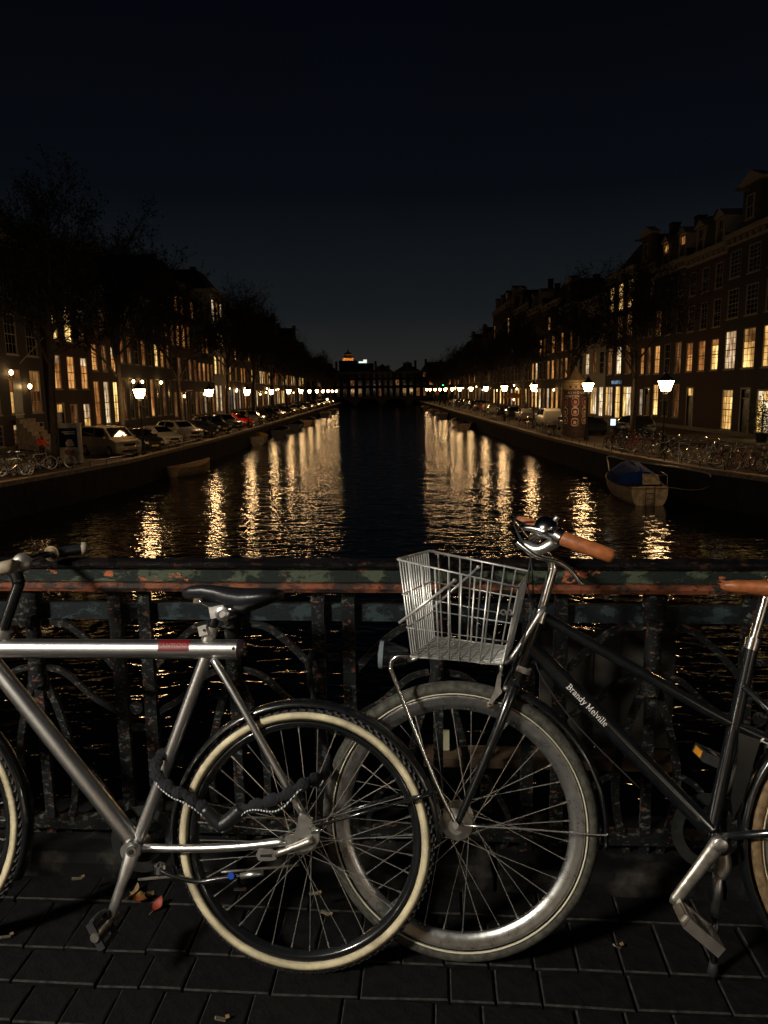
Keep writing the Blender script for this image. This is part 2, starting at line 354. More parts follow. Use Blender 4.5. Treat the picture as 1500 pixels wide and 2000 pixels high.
def house(side, y0, y1, h, floors, wall, label, top='cornice', trim='trim', fine=False, grid=(2,4), group=None, xf=None, name='canal_house', fill=.54, gable=None, glow='lit_w'):
    """floors: list of (z_sill, z_head, code); code letters: window glow, D dark door, B brown door, S lit shop front, ' ' blank"""
    w = y1 - y0; X = xf if xf else (-25. if side < 0 else 26.)
    t = thing(name, label, 'house', (X, y0 if side < 0 else y1, QZ), (0,0,PI/2 if side < 0 else -PI/2), group)
    ops = []; todo = []
    for z0,z1,code in floors:
        n = len(code); cw = w/n
        for i,cch in enumerate(code):
            if cch == ' ': continue
            j = i if side < 0 else n-1-i      # codes read in order of distance from the bridge
            cx = cw*(j+.5); hw = cw*fill/2 if cch not in 'DB' else min(.6, cw*.36)
            hw = min(hw, .95) if cch not in 'Ss' else cw*.44
            a = (cx-hw, cx+hw, z0 if cch not in 'DBS' else .12, z1)
            ops.append(a); todo.append((cch,a))
    openings_wall(w, h, ops, 9., None).build('wall', M[wall], t)
    MB().bx(0.002,w-.002,-.06,0.,0,.45).build('plinth', M['trim_d'], t)
    for cch,(x0,x1,z0,z1) in todo:
        if cch in GL: window(t, x0, x1, z0, z1, random.choice({'o':['lit_o'],'y':['lit_y'],'w':['lit_w','lit_y']}.get(cch,[GL[cch]]) if fine else {'o':['lit_o','lit_o','lit_o2'],'y':['lit_y','lit_y','lit_y2'],'w':['lit_w','lit_y','lit_w2']}.get(cch,[GL[cch]])), grid[0], grid[1], trim, fine)
        elif cch in 'DB':
            d = MB().bx(x0,x1,.07,.13,z0,z1-.65).build('door', M['door' if cch == 'D' else 'door_b'], t)
            for k in range(2):
                MB().bx(x0+.12,x1-.12,.05,.07,z0+.25+k*.95,z0+.25+k*.95+.75).build('door_panel', M['door' if cch == 'D' else 'door_b'], d)
            MB().lathe([(0,-.03),(.03,0),(0,.03)], 8, (x1-.12,.03,z0+1.)).build('door_knob', M['chrome'], d)
            f = MB(); f.bx(x0-.14,x0,-.05,.12,z0,z1+.14); f.bx(x1,x1+.14,-.05,.12,z0,z1+.14); f.bx(x0,x1,-.05,.12,z1,z1+.14); f.bx(x0,x1,.02,.12,z1-.65,z1-.58)
            f = f.build('door_frame', M[trim], t)
            MB().add([(x0,.09,z1-.58),(x1,.09,z1-.58),(x1,.09,z1),(x0,.09,z1)], [(0,1,2,3)]).build('transom_pane', M['lit_y' if random.random() < .4 else 'glass'], f)
            MB().bx(x0-.2,x1+.2,-.55,-.07,0,.12).build('door_step', M['coping'], t)
        elif cch == 'S':
            f = MB(); f.bx(x0,x0+.1,0,.14,z0,z1); f.bx(x1-.1,x1,0,.14,z0,z1); f.bx(x0+.1,x1-.1,0,.14,z1-.12,z1); f.bx(x0+.1,x1-.1,0,.14,z0,z0+.5)
            k = max(2, round((x1-x0)/.9))
            for i in range(1,k): f.bx(x0+(x1-x0)*i/k-.03,x0+(x1-x0)*i/k+.03,.04,.12,z0+.5,z1-.12)
            f.bx(x0+.1,x1-.1,.05,.11,z1-.8,z1-.74)
            f = f.build('shop_front', M[trim], t)
            for i in range(k):
                for za,zb in ((z0+.5,z1-.8),(z1-.74,z1-.12)):
                    MB().add([(x0+.1+(x1-x0-.2)*i/k,.085,za),(x0+.1+(x1-x0-.2)*(i+1)/k,.085,za),(x0+.1+(x1-x0-.2)*(i+1)/k,.085,zb),(x0+.1+(x1-x0-.2)*i/k,.085,zb)], [(0,1,2,3)]).build('pane', M[glow if (i+int(za)) % 3 else 'lit_y'], f)
    # cornice, roof, chimney
    c = MB(); c.bx(-.05,w+.05,-.18,-.004,h-.75,h-.55); c.bx(-.05,w+.05,-.30,-.004,h-.20,h+.02); c.bx(-.05,w+.05,-.42,.3,h+.02,h+.14)
    c = c.build('cornice', M[trim], t)
    for i in range(int(w/.9)+1): MB().bx(.1+i*.9,.22+i*.9,-.28,-.004,h-.52,h-.21).build('bracket', M[trim], c)
    r = MB(); rh = 3.2
    if top == 'cornice':
        r.add([(0,.3,h+.02),(w,.3,h+.02),(w,9,h+.02),(0,9,h+.02),(.25*w,2.6,h+rh),(.75*w,2.6,h+rh),(.75*w,6.8,h+rh),(.25*w,6.8,h+rh)], [(0,1,5,4),(1,2,6,5),(2,3,7,6),(3,0,4,7),(4,5,6,7)])
    else:
        r.add([(0,.1,h+.02),(w,.1,h+.02),(w,9,h+.02),(0,9,h+.02),(w/2,.6,h+rh),(w/2,9,h+rh)], [(0,1,4),(1,2,5,4),(2,3,5),(3,0,4,5)])
    r = r.build('roof', M['roof'], t)
    cx = w*(.2 if random.random() < .5 else .8)
    MB().bx(cx-.45,cx+.45,4.,4.8,h+.5,h+rh+1.1).bx(cx-.52,cx+.52,3.93,4.87,h+rh+1.1,h+rh+1.25).build('chimney', M['brick_a'], r)
    if top == 'neck':                    # neck gable with pediment and hoist beam
        gc, gw = (w*gable[0], gable[1]) if gable else (w*.5, min(1.7, w*.24))
        g = MB(); g.bx(gc-gw,gc+gw,-.03,.55,h+.14,h+3.0); g.build('neck_gable', M[wall], t)
        p = MB(); p.slab([(gc-gw-.35,-.25,h+3.0),(gc+gw+.35,-.25,h+3.0),(gc+gw+.35,-.25,h+3.2),(gc,-.25,h+3.9),(gc-gw-.35,-.25,h+3.2)], (0,.9,0)); p.build('pediment', M[trim], t)
        window(t, gc-.5, gc+.5, h+.7, h+2.3, 'glass', 2, 2, trim, False).location.y = -.16
        MB().bx(gc-.08,gc+.08,-1.2,-.25,h+2.5,h+2.7).build('hoist_beam', M['trim_d'], t)
    if top.startswith('dorm'):           # dormers; the letters after it give their glow
        cs = top[4:]
        for i,cch in enumerate(cs):
            j = i if side < 0 else len(cs)-1-i
            cx = w*(j+.5)/len(cs)
            d = MB(); d.bx(cx-.75,cx-.55,.15,2.2,h+.14,h+2.2); d.bx(cx+.55,cx+.75,.15,2.2,h+.14,h+2.2); d.bx(cx-.55,cx+.55,.34,2.2,h+.14,h+2.2)
            d.slab([(cx-.95,.0,h+2.2),(cx+.95,.0,h+2.2),(cx,.0,h+2.85)], (0,2.4,0)); d = d.build('dormer', M[trim], t)
            MB().add([(cx-.5,.32,h+.5),(cx+.5,.32,h+.5),(cx+.5,.32,h+2.05),(cx-.5,.32,h+2.05)], [(0,1,2,3)]).build('pane', M[GL[cch]], d)
            MB().bx(cx-.03,cx+.03,.27,.315,h+.5,h+2.05).bx(cx-.5,cx+.5,.28,.312,h+1.27,h+1.33).build('glazing_bar', M[trim], d)
    if 90 < y0 < 260 and name == 'canal_house':  # extra wall lamps added at random for glow along the far facades
        for q in range(random.choice([1,1,2])): wall_lamp(t, random.uniform(.15,.85)*w, random.uniform(3.2,4.6), 6)
    return t
def wall_lamp(t, x, z, n=10):
    MB().tube([(x,0,z-.25),(x,-.2,z-.15),(x,-.3,z)], .018, 5).build('lamp_bracket', M['iron'], t)
    l = MB().lathe([(0,z-.02),(.10,z+.05),(.13,z+.22),(.05,z+.32),(0,z+.33)], n, (x,-.3,0)).build('wall_lamp', M['bulb'], t)
    return l
# left bank, from the bridge outwards
hA = house(-1, 44, 56, 14.4, [(2.6,5.6,'d.yd'),(6.6,9.3,'.d..'),(10.3,12.6,'....'),(.5,1.9,'..d.')], 'brick_c', 'dark house at the left picture edge with slatted shutter and lit porch', fine=True, grid=(3,4), top='dorm.')
sh = MB()
for k in range(26): sh.bx(3.9,5.1,-.05,-.012,6.66+k*.1,6.71+k*.1)
sh.build('slatted_shutter', M['trim'], hA); st_ = MB()
for k in range(8): st_.bx(6.6,9.0,-.25-.25*(8-k),-.25-.25*(7-k),0,.28*(k+1))
st_.build('stoop_steps', M['coping'], hA); wall_lamp(hA, 6.5, 5.2); wall_lamp(hA, 9.0, 4.3)
MB().bx(7.1,8.3,-.04,-.005,2.3,5.0).build('porch_door', M['door'], hA)
MB().tube([(8.2,-.1,6.0),(8.9,-1.6,7.8)], .03, 5).build('flag_pole', M['trim'], hA)
hB = house(-1, 57, 65, 12.4, [(.6,3.1,'DdS' .replace('S','y')),(4.3,6.9,'ooo'),(8.0,10.9,'yyd')], 'brick_a', 'brick house with three orange lit windows left of the second trunk', fine=True, grid=(2,4), top='dorm..')
hC = house(-1, 65, 72, 13.2, [(1.2,5.0,'oww'),(5.9,8.2,'odo'),(9.2,11.3,'.d.')], 'brick_b', 'narrow house with tall white lit ground floor windows on the left quay', fine=True, grid=(2,6), top='neck')
hD = house(-1, 72, 90, 13.6, [(1.4,5.4,'d.d.o.d.'),(6.8,9.4,'od.o.yod'),(10.4,12.4,'.d...d.o')], 'brick_c', 'wide dark house with three glowing wall lamps behind the parked cars')
for x in (3.2, 6.0, 12.6): wall_lamp(hD, x, 4.9)
hE = house(-1, 90, 103, 17.2, [(1.0,4.0,'doD.d'),(5.5,8.2,'.d.dd'),(9.6,12.4,'oood.'),(13.6,15.8,'.oo.o')], 'brick_a', 'tall brick house with orange windows lit under its pale cornice', grid=(2,4))
MB().bx(3.,6.,-.9,-.05,4.1,4.25).build('awning', M['door_b'], hE); wall_lamp(hE, 4.2, 3.3)
house(-1, 103, 113, 15.0, [(1.,4.,'dwdo'),(5.5,8.,'oood'),(9.4,11.6,'.do.')], 'brick_c', 'dark house with a row of orange first floor windows behind the third tree')
house(-1, 113, 124, 19.0, [(1.,5.,'wwdw'),(6.6,9.4,'yyy.'),(11.,13.2,'.yy.'),(14.5,17.6,'wyw.')], 'stone_f', 'pale house with bright windows up to the attic between the left trees')
house(-1, 124, 134, 15.5, [(1.,4.4,'bwdw'),(5.8,8.2,'o.d.'),(9.4,11.6,'..o.')], 'brick_b', 'house with a small blue shop light at street level on the left quay')
y = 134.
kinds = ['brick_a','brick_b','brick_c']
for k in range(11):
    w = random.choice([10,11,12.]); h = random.choice([13.5,15,16.5,18.]) if k != 8 else 19.
    cod = lambda: ''.join(random.choice('.d.oo.yw') for _ in range(4))
    house(-1, y, y+w, h, [(1.,4.2,''.join(random.choice('wd.oy.d.') for _ in range(4))),(5.6,8.2,cod()),(9.6,12.,''.join(random.choice('....do') for _ in range(4)))], kinds[k % 3], 'dim row house on the left quay behind the far trees, %s of the far row' % (['first']+ORD[1:])[k], top=random.choice(['cornice','neck','dorm..']), grid=(1,2), group='far row houses on the left quay')
    y += w
# right bank
house(1, 46.5, 57.8, 14.6, [(.5,3.5,'SSDy'),(5.0,7.8,'yyyw'),(8.7,10.8,'....'),(11.6,13.5,'....')], 'brick_c', 'big house at the right picture edge with a row of tall yellow windows and pediment', fine=True, grid=(3,6), top='neck', fill=.62, gable=(.30,1.25))
r2 = house(1, 57.8, 65, 14.3, [(.5,3.6,' D'),(5.0,7.4,'yoo'),(8.3,10.4,'...'),(11.2,13.1,'...')], 'brick_a', 'house with orange curtained windows above a dark double door on the right', fine=True, grid=(2,5), top='dorm..')
house(1, 65, 72.5, 14.5, [(1.1,4.0,'d.w'),(5.0,7.6,'d.o'),(8.4,10.8,'..d'),(11.5,13.3,'...')], 'brick_c', 'dark house with two lit attic dormers on the right bank', fine=False, grid=(2,4), top='dormoo')
house(1, 72.5, 78, 15.2, [(.4,3.6,'BwD'),(5.0,7.6,'do.'),(8.6,11.,'...'),(12.,14.,'d..')], 'brick_b', 'narrow banded brick house with orange doorway behind the right trunk', grid=(2,4), top='neck')
r5 = house(1, 78, 87.5, 15.9, [(.4,3.9,'SwS'),(5.2,8.2,'dwd'),(9.1,11.4,'ddd'),(12.0,14.8,'yyy')], 'brick_c', 'house with three bright windows below its cornice and a white lit shop', fine=False, grid=(2,4))
MB().bx(3.2,6.2,-.25,-.03,4.15,4.5).build('shop_sign', M['lit_b'], r5)
r6 = house(1, 87.5, 100, 14.4, [(.4,3.9,'wSbD'),(5.4,8.,'.dw.'),(9.,12.4,'d...')], 'stone_f', 'pale stone fronted house with bluish shop light behind the advertising column', grid=(2,4))
house(1, 100, 110, 15.0, [(.6,3.8,'dood'),(5.2,8.,'.ood'),(9.,11.6,'.d.o')], 'brick_a', 'brick house with orange ground floor just left of the advertising column', grid=(2,4), top='neck')
house(1, 110, 122, 16.5, [(.6,3.8,'oowd'),(5.2,8.,'doo.'),(9.,11.6,'.o.d'),(12.6,14.6,'..o.')], 'brick_c', 'dark house above the orange cafe parasol on the right quay', grid=(2,4), top='cornice')
house(1, 122, 134, 17.0, [(.6,3.8,'wwod'),(5.2,8.,'.wo.'),(9.,11.6,'o..d')], 'brick_b', 'house with one bright wall light under a dark upper floor', grid=(1,4), top='dorm..')
house(1, 134, 148, 18.5, [(.6,3.8,'wdwo'),(5.2,8.,'....'),(9.,11.6,'d...'),(13.,15.4,'....')], 'brick_c', 'tall dark house with chimneys rising behind the right hand trees', grid=(1,2), top='neck')
house(1, 148, 176, 21.0, [(.6,3.8,'wdoyow'),(5.2,8.,'......'),(9.,11.6,'d.....'),(15.,18.,'.o...d')], 'brick_a', 'broad tall block with one orange attic window against the sky', grid=(1,2), top='dorm.o..')
y = 176.
for k in range(8):
    w = random.choice([10,11,12.]); h = random.choice([13.,14.5,16.])
    house(1, y, y+w, h, [(1.,4.2,''.join(random.choice('wd.oy.d.') for _ in range(4))),(5.6,8.2,''.join(random.choice('....do') for _ in range(4))),(9.6,12.,''.join(random.choice('.....d') for _ in range(4)))], kinds[k % 3], 'dim row house on the right quay behind the far trees, %s of the far row' % (['first']+ORD[1:])[k], top=random.choice(['cornice','neck','dorm..']), grid=(1,2), group='far row houses on the right quay')
    y += w
# houses across the far end, behind the far bridge
x = -46.
for k in range(9):
    w = [11,9,10,12,9,11,10,9,12][k]; h = [10.6,11,10.5,10.6,10.5,10.6,11.,11.4,11][k]
    t = house(-1, 0, w, h, [(1.,4.2,['.d..','.d..','d...','....','.d..','...d','d.d.','do..','o.o.'][k]),(5.2,7.4,['.d..','....','d...','.d..','....','d...','.o..','oo..','d.o.'][k]),(8.4,10.2,['....','.d..','....','....','....','....','d...','.d..','....'][k])], kinds[k % 3], 'house closing the canal beyond the far bridge, %s from the left' % (['first']+ORD[1:])[k], top=['cornice','dorm..','neck'][k % 3], grid=(1,2), group='houses beyond the far bridge')
    t.location = (x, 300, QZ+.6); t.rotation_euler = (0,0,0); x += w
# houses across the street behind the viewer, unseen; their bright shop glow is added for reflections in the metal
M['lit_shop_added'] = emis('lit_shop_added', (1,.94,.82), 3.2, .6, (1.2,1.2,.8))
x = -34.
for k in range(6):
    w = [11,12,10,12,11,12][k]
    t = house(-1, 0, w, 14.5, [(.6,3.4,['SSD','SDS','yDy','SSD','SDy','SSS'][k]),(5.,7.6,['y.oy','.yy.','o..y','.y.y','yy..','..y.'][k]),(9.,11.4,['.o..','...y','.d..','o...','..d.','....'][k])], kinds[k % 3], 'house across the street behind the viewer, %s from the left' % ['first','second','third','fourth','fifth','last'][k], grid=(2,4), glow='lit_shop_added')
    t.location = (x+w, -21, -.05); t.rotation_euler = (0,0,PI+BR); x += w
# lit dome on the skyline
d = thing('domed_tower', 'small floodlit domed tower glowing orange on the skyline', 'tower', (-26.0, 600, QZ+1.5))
MB().bx(-7,7,-7,7,0,25).build('tower_base', M['brick_c'], d)
MB().lathe([(4.2,25),(4.2,27.6),(4.6,27.8),(4.6,28.2),(3.6,28.4),(3.4,30.6),(3.8,30.8),(2.9,31.8),(1.4,32.6),(.7,32.8),(.6,34.2),(.2,34.6),(.06,37)], 16).build('dome', mat('dome_copper', (.62,.38,.20), .7), d)
M['flood'] = emis('floodlight_glow', (1,.50,.16), 150., sample=True)
MB().bx(-7,7,-7,-6.7,25,26.0).bx(-7,-6.7,-6.7,7,25,26.0).bx(6.7,7,-6.7,7,25,26.0).build('parapet', M['brick_c'], d)
for k in range(8):
    a = PI/4*k; MB().lathe([(0,-.3),(.3,0),(0,.3)], 6, (6.0*math.cos(a),6.0*math.sin(a),25.5)).build('floodlight', M['flood'], d)
d = thing('rooftop_sign', 'white lit sign on a roof right of the glowing dome', 'sign', (-13.5, 560, QZ))
MB().bx(-3,3,-.2,.2,24.2,25.4).bx(.4,3.,-.21,.19,25.4,26.6).build('sign_box', emis('sign_white', (.85,.95,.85), 1.1), d)
MB().bx(-8,8,.5,9,0,24).build('building_top', M['brick_c'], d)

# ------------------------------------------------------------------ far bridge
fb = thing('far_bridge', 'low dark arched bridge closing off the canal far away', 'bridge', (0, 262, 0))
mb = MB()
for i in range(-14,14):
    za = lambda q: WZ + max(0, 3.0*math.sqrt(max(0,1-((abs(q) % 9.4 - 4.7)/4.2)**2))); 
    mb.add([(i,0,za(i)),(i+1,0,za(i+1)),(i+1,0,-.6),(i,0,-.6)], [(0,1,2,3)])
mb.bx(-40,40,.02,12,-1.2,-.6); mb.build('arch_wall', M['brick_c'], fb)
rl = MB(); rl.tube([(-14,0,.35),(14,0,.35)], .06, 4); rl.tube([(-14,0,-.1),(14,0,-.1)], .05, 4); rl.build('railing', M['iron'], fb)
for i in range(-14,15,2): MB().bx(i-.05,i+.05,-.05,.05,-.6,.4).build('railing_post', M['iron'], fb)

cq = MB().bx(-60,60,283,300,WZ-1,QZ+.59).build('cross_quay', M['quay_wall']); tag(cq, kind='structure')
# ------------------------------------------------------------------ the bridge we stand on
def bridge(name, par=None): return place(name, None, par, (0,0,0), (0,0,BR))
deck_m = mat('deck_clinker', (.006,.006,.006), .8, 0, .5, 14, .5)
dk = MB().bx(-60,60,-12,1.90,-.5,-.03).build('bridge_deck', deck_m, rot=(0,0,BR)); tag(dk, kind='structure')
MB().bx(-30,30,1.90,2.36,-1.6,-.02).build('bridge_edge', M['quay_wall'], dk)
kerb_m = mat('kerb_stone', (.011,.010,.010), .9, 0, .6, 9, .9, c2=(.050,.045,.038), thr=(.5,.75), spec=.15)
x = -2.2
while x < 2.2:                           # worn stone kerb under the railing
    L = random.uniform(.55,.85); s_ = MB(); z = random.uniform(.045,.06)
    s_.loft([[(x+.004,2.02,-.1),(x+.004,2.02,z-.02),(x+.012,2.045,z),(x+.012,2.34,z+.005),(x+.012,2.34,-.1)],[(x+L-.006,2.02,-.1),(x+L-.006,2.02,z-.02),(x+L-.014,2.045,z),(x+L-.014,2.34,z+.005),(x+L-.014,2.34,-.1)]])
    s_.build('kerb_stone', kerb_m, dk); x += L
pv = [mat('paver_%s' % i, c, .82, 0, .5, 30, .7, c2=c2, rvar=.1, spec=.18) for i,(c,c2) in enumerate([((.0018,.0018,.0021),(.0048,.0045,.0044)),((.0016,.0016,.0020),(.0042,.0040,.0040)),((.0024,.0021,.0022),(.0060,.0052,.0048))])]
paler = mat('paler_paver_edge', (.024,.022,.020), .85, 0, .7, 40, .3, spec=.2)  # bevel faces get a lighter colour than the paver tops
PM = {}
def paver(x0, x1, y0, y1):
    w, d = round(x1-x0,3), round(y1-y0,3); k = (w,d,random.randrange(3))
    if k not in PM:
        s_ = MB(); g = .0028; bv = .0035; a, c = w/2-g, d/2-g
        s_.loft([[(-a,-c,-.04),(a,-c,-.04),(a,c,-.04),(-a,c,-.04)],[(-a,-c,-bv),(a,-c,-bv),(a,c,-bv),(-a,c,-bv)],[(-a+bv,-c+bv,0),(a-bv,-c+bv,0),(a-bv,c-bv,0),(-a+bv,c-bv,0)]])
        me = s_.mesh('paver', pv[k[2]]); me.materials.append(paler)
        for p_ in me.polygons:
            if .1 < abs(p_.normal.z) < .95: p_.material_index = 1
        PM[k] = me
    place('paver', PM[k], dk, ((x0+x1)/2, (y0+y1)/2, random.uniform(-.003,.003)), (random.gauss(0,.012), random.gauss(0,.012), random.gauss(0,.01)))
x = -1.7
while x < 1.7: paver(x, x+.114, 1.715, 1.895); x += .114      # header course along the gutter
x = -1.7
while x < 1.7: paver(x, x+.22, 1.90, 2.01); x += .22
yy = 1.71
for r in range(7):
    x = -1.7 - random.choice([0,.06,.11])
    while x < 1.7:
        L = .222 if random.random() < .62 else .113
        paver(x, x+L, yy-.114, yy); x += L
    yy -= .116

# ================================================================== STREET LANTERNS
LP = None
def lantern_proto():
    t = thing('street_lantern', '', 'street lamp')
    MB().lathe([(.17,0),(.17,.25),(.13,.32),(.12,.75),(.075,.85),(.065,1.1),(.085,1.14),(.055,1.2),(.045,2.9),(.07,2.94),(.04,3.0),(.035,3.42)], 12).build('post', M['iron'], t, True)
    br = MB(); br.tube([(-.33,0,3.05),(.33,0,3.05)], .018, 6)
    for a in (.785,2.356,3.927,5.498): br.tube(bez([(0,0,3.40),(.08*math.cos(a),.08*math.sin(a),3.44),(.17*math.cos(a),.17*math.sin(a),3.54)],4), .012, 5)
    br.build('bracket', M['iron'], t)
    z0, z1, a, b = 3.57, 4.14, .17, .31
    c0 = [(-a,-a),(a,-a),(a,a),(-a,a)]; c1 = [(-b,-b),(b,-b),(b,b),(-b,b)]
    f = MB()
    for k in range(4):
        f.tube([(*c0[k],z0),(*c1[k],z1)], .014, 4); l = (k+1) % 4
        f.tube([(*c0[k],z0),(*c0[l],z0)], .014, 4); f.tube([(*c1[k],z1),(*c1[l],z1)], .018, 4)
    f = f.build('lantern_frame', M['iron'], t)
    for k in range(4):
        l = (k+1) % 4; g = .985
        MB().add([(c0[k][0]*g,c0[k][1]*g,z0+.01),(c0[l][0]*g,c0[l][1]*g,z0+.01),(c1[l][0]*g,c1[l][1]*g,z1-.01),(c1[k][0]*g,c1[k][1]*g,z1-.01)], [(0,1,2,3)]).build('glass_pane', M['lamp'], t)
    cp = MB(); cp.loft([[(-.35,-.35,z1+.01),(.35,-.35,z1+.01),(.35,.35,z1+.01),(-.35,.35,z1+.01)],[(-.13,-.13,z1+.2),(.13,-.13,z1+.2),(.13,.13,z1+.2),(-.13,.13,z1+.2)],[(-.15,-.15,z1+.24),(.15,-.15,z1+.24),(.15,.15,z1+.24),(-.15,.15,z1+.24)]])
    cp.lathe([(.12,z1+.24),(.16,z1+.30),(.10,z1+.36),(.03,z1+.42),(.045,z1+.46),(0,z1+.52)], 10); cp = cp.build('crown', M['iron'], t)
    for k in range(8):
        q = PI/4*k; MB().lathe([(0,-.03),(.022,0),(0,.03)], 6, (.15*math.cos(q),.15*math.sin(q),z1+.335)).build('crown_ball', M['alu'], cp)
    return t
LP = lantern_proto()
lampsL = [47.6,64,81,99,117,134,151,168,185,203,221,240]
lampsR = [41.,54.,72.,89.,106.,123.,140.,155.,172.,189.,207.,226.,244.]
first = True
for side, ys in ((-1,lampsL),(1,lampsR)):
    for i,y in enumerate(ys):
        o = LP if first else copy_tree(LP); first = False
        E = LE if side < 0 else RE
        x = edge_x(E,y) + side*(.75 if side < 0 else 1.7)
        o.location = (x, y, QZ-.02); o.rotation_euler = (random.gauss(0,.012), random.gauss(0,.012), random.uniform(-.3,.3))
        o['label'] = 'lit crowned street lantern on the %s quay, %s from the bridge' % ('left' if side < 0 else 'right', ORD[i])
        o['group'] = 'street lanterns along both quays'
for side,y,lb in ((-1,31.,'unseen street lantern added outside the picture at the left quay corner'),(1,28.,'unseen street lantern added outside the picture at the right quay corner')):  # corner lanterns added out of view to light the nearest parked bicycles
    o = copy_tree(LP); o.location = (edge_x(LE if side < 0 else RE,y)+side*.9,y,QZ-.02); o['label'] = lb; o['group'] = 'street lanterns along both quays'
# the bridge's own lamp: stands behind the camera on the left and throws the light on the bicycles
bl = copy_tree(LP); bl.location = BF.m @ Vector((-3.7,-1.9,0)); bl['label'] = 'lit street lantern on the bridge itself, lighting the bicycles'; bl['group'] = 'lanterns on the bridge'
M['lamp_near'] = emis('bridge_lantern_glow', (1,.93,.80), 300., sample=True)
b2l = []  # two unseen lanterns added behind the viewer for highlights on the bicycle frames
for (x_,y_),lb in (((9.5,-9.5),'unseen lantern added on the far side of the bridge, right of the viewer'),((-15.5,-9.),'unseen lantern added on the far side of the bridge, left of the viewer')):
    o = copy_tree(LP); o.location = BF.m @ Vector((x_,y_,0)); o['label'] = lb; o['group'] = 'lanterns on the bridge'; b2l.append(o)
M['lamp_added'] = emis('added_lantern_glow', (1,.90,.74), 60., sample=True)
for o in b2l:
    for c in o.children:
        if c.name.startswith('glass_pane'): c.data = c.data.copy(); c.data.materials[0] = M['lamp_added']
for c in bl.children:
    if c.name.startswith('glass_pane'): c.data = c.data.copy(); c.data.materials[0] = M['lamp_near']

# ================================================================== TREES
def tree_meshes(seed, h=15., leaves=12000):
    rnd = random.Random(seed); tr = MB(); cr_ = MB(); lf = []
    def branch(p, d, L, r, lev):
        n = 5 if lev < 1 else (4 if lev < 2 else 3); pts = [p]; rs = [r]; g = [.035,.12,.15,.17,.2,.2][lev]
        for i in range(n):
            d = (d + Vector((rnd.gauss(0,g),rnd.gauss(0,g),rnd.gauss(0,g*.6)+(.05 if lev else .3)))).normalized()
            p = p + d*(L/n); pts.append(p); rs.append(r*(1-(.35 if lev == 0 else .55)*(i+1)/n))
        (tr if lev < 2 else cr_).tube(pts, rs, 8 if lev == 0 else (5 if lev < 3 else 3))
        if lev >= 3:
            for q in pts[1:]: lf.append(q)
        if lev >= 5: return
        k = [7,5,5,4,3][lev]
        for i in range(k):
            f = rnd.uniform(.35,1.) if lev else rnd.uniform(.62,1.); idx = min(n-1, int(f*n)); q = pts[idx].lerp(pts[idx+1], f*n-idx)
            a = rnd.uniform(0,2*PI); sp = rnd.uniform(.4,.95)
            o = d.orthogonal().normalized(); o = Matrix.Rotation(a, 3, d) @ o
            nd = (d*math.cos(sp) + o*math.sin(sp)); nd.z += .15; nd.normalize()
            branch(q, nd, L*rnd.uniform(.48,.66) if lev else L*rnd.uniform(.42,.62), max(.009, rs[idx]*.5), lev+1)
        if lev < 4: branch(pts[-1], d, L*.62, rs[-1], lev+1)
    branch(Vector((0,0,0)), Vector((0,0,1)), h*.50, .25, 0)
    rnd.shuffle(lf)
    for q in lf[:leaves]:
        s = rnd.uniform(.05,.11); a = Vector((rnd.gauss(0,1),rnd.gauss(0,1),rnd.gauss(0,1))).normalized(); b2 = a.orthogonal().normalized()
        q = q + Vector((rnd.gauss(0,.12),rnd.gauss(0,.12),rnd.gauss(0,.12)))
        cr_.add([q-a*s, q+b2*s*.6, q+a*s, q-b2*s*.6], [(0,1,2,3)])
    zt = max(v[2] for v in cr_.v)
    return tr, cr_, zt
TV = []
for sd in (3,11,23):
    tr, cr_, zt = tree_meshes(sd)
    me = bpy.data.meshes.new('crown'); me.from_pydata(cr_.v, [], cr_.f); me.materials.append(M['twig'])
    TV.append((tr.mesh('trunk', M['bark'], 'all'), me, zt))
trees = [(-1,39.5,17.4,15.8,'nearest bare tree on the left, its trunk rising behind the grey cabinet'),
 (-1,49.5,17.2,16.4,'second bare tree on the left quay with a thick dark trunk between the cars'),
 (-1,64,17.0,16.,'third bare tree on the left quay, behind the silver cars'),
 (-1,81,16.6,17.0,'fourth bare tree on the left, standing before the bright pale house'),
 (-1,97,16.6,18.2,'fifth bare tree on the left, a tall dark mass against the sky'),
 (-1,113,16.4,16.,'sixth bare tree on the left quay'),
 (-1,130,16.4,17.,'seventh bare tree on the left, last large crown before the skyline falls'),
 (1,53.6,18.0,14.6,'nearest bare tree on the right with its lit trunk among the bicycles'),
 (1,73,18.0,15.8,'second bare tree on the right, behind the advertising column'),
 (1,92,17.6,14.8,'third bare tree on the right quay'),
 (1,112,17.4,14.6,'fourth bare tree on the right, beside the cafe parasol'),
 (1,131,17.2,15.2,'fifth bare tree on the right quay')]
for i in range(8):
    trees.append((-1,147+i*14,16.4,15.5-.3*i,None)); trees.append((1,149+i*13.5,17.,14.5-.2*i,None))
for i,(sg,y,x,h,lb) in enumerate(trees):
    tm, cm_, zt = TV[i % 3]
    s = h/zt
    t = thing('canal_tree', lb or 'small bare tree far down the %s quay, %s of the distant row' % ('left' if sg < 0 else 'right', ORD[(i-12)//2].replace('nearest','first')), 'tree', (sg*x,y,QZ), (0,0,random.uniform(0,6.28)), 'bare trees lining the quays' if lb else 'far trees on the %s quay' % ('left' if sg < 0 else 'right'), (s,s,s))
    place('trunk', tm, t); place('crown', cm_, t)
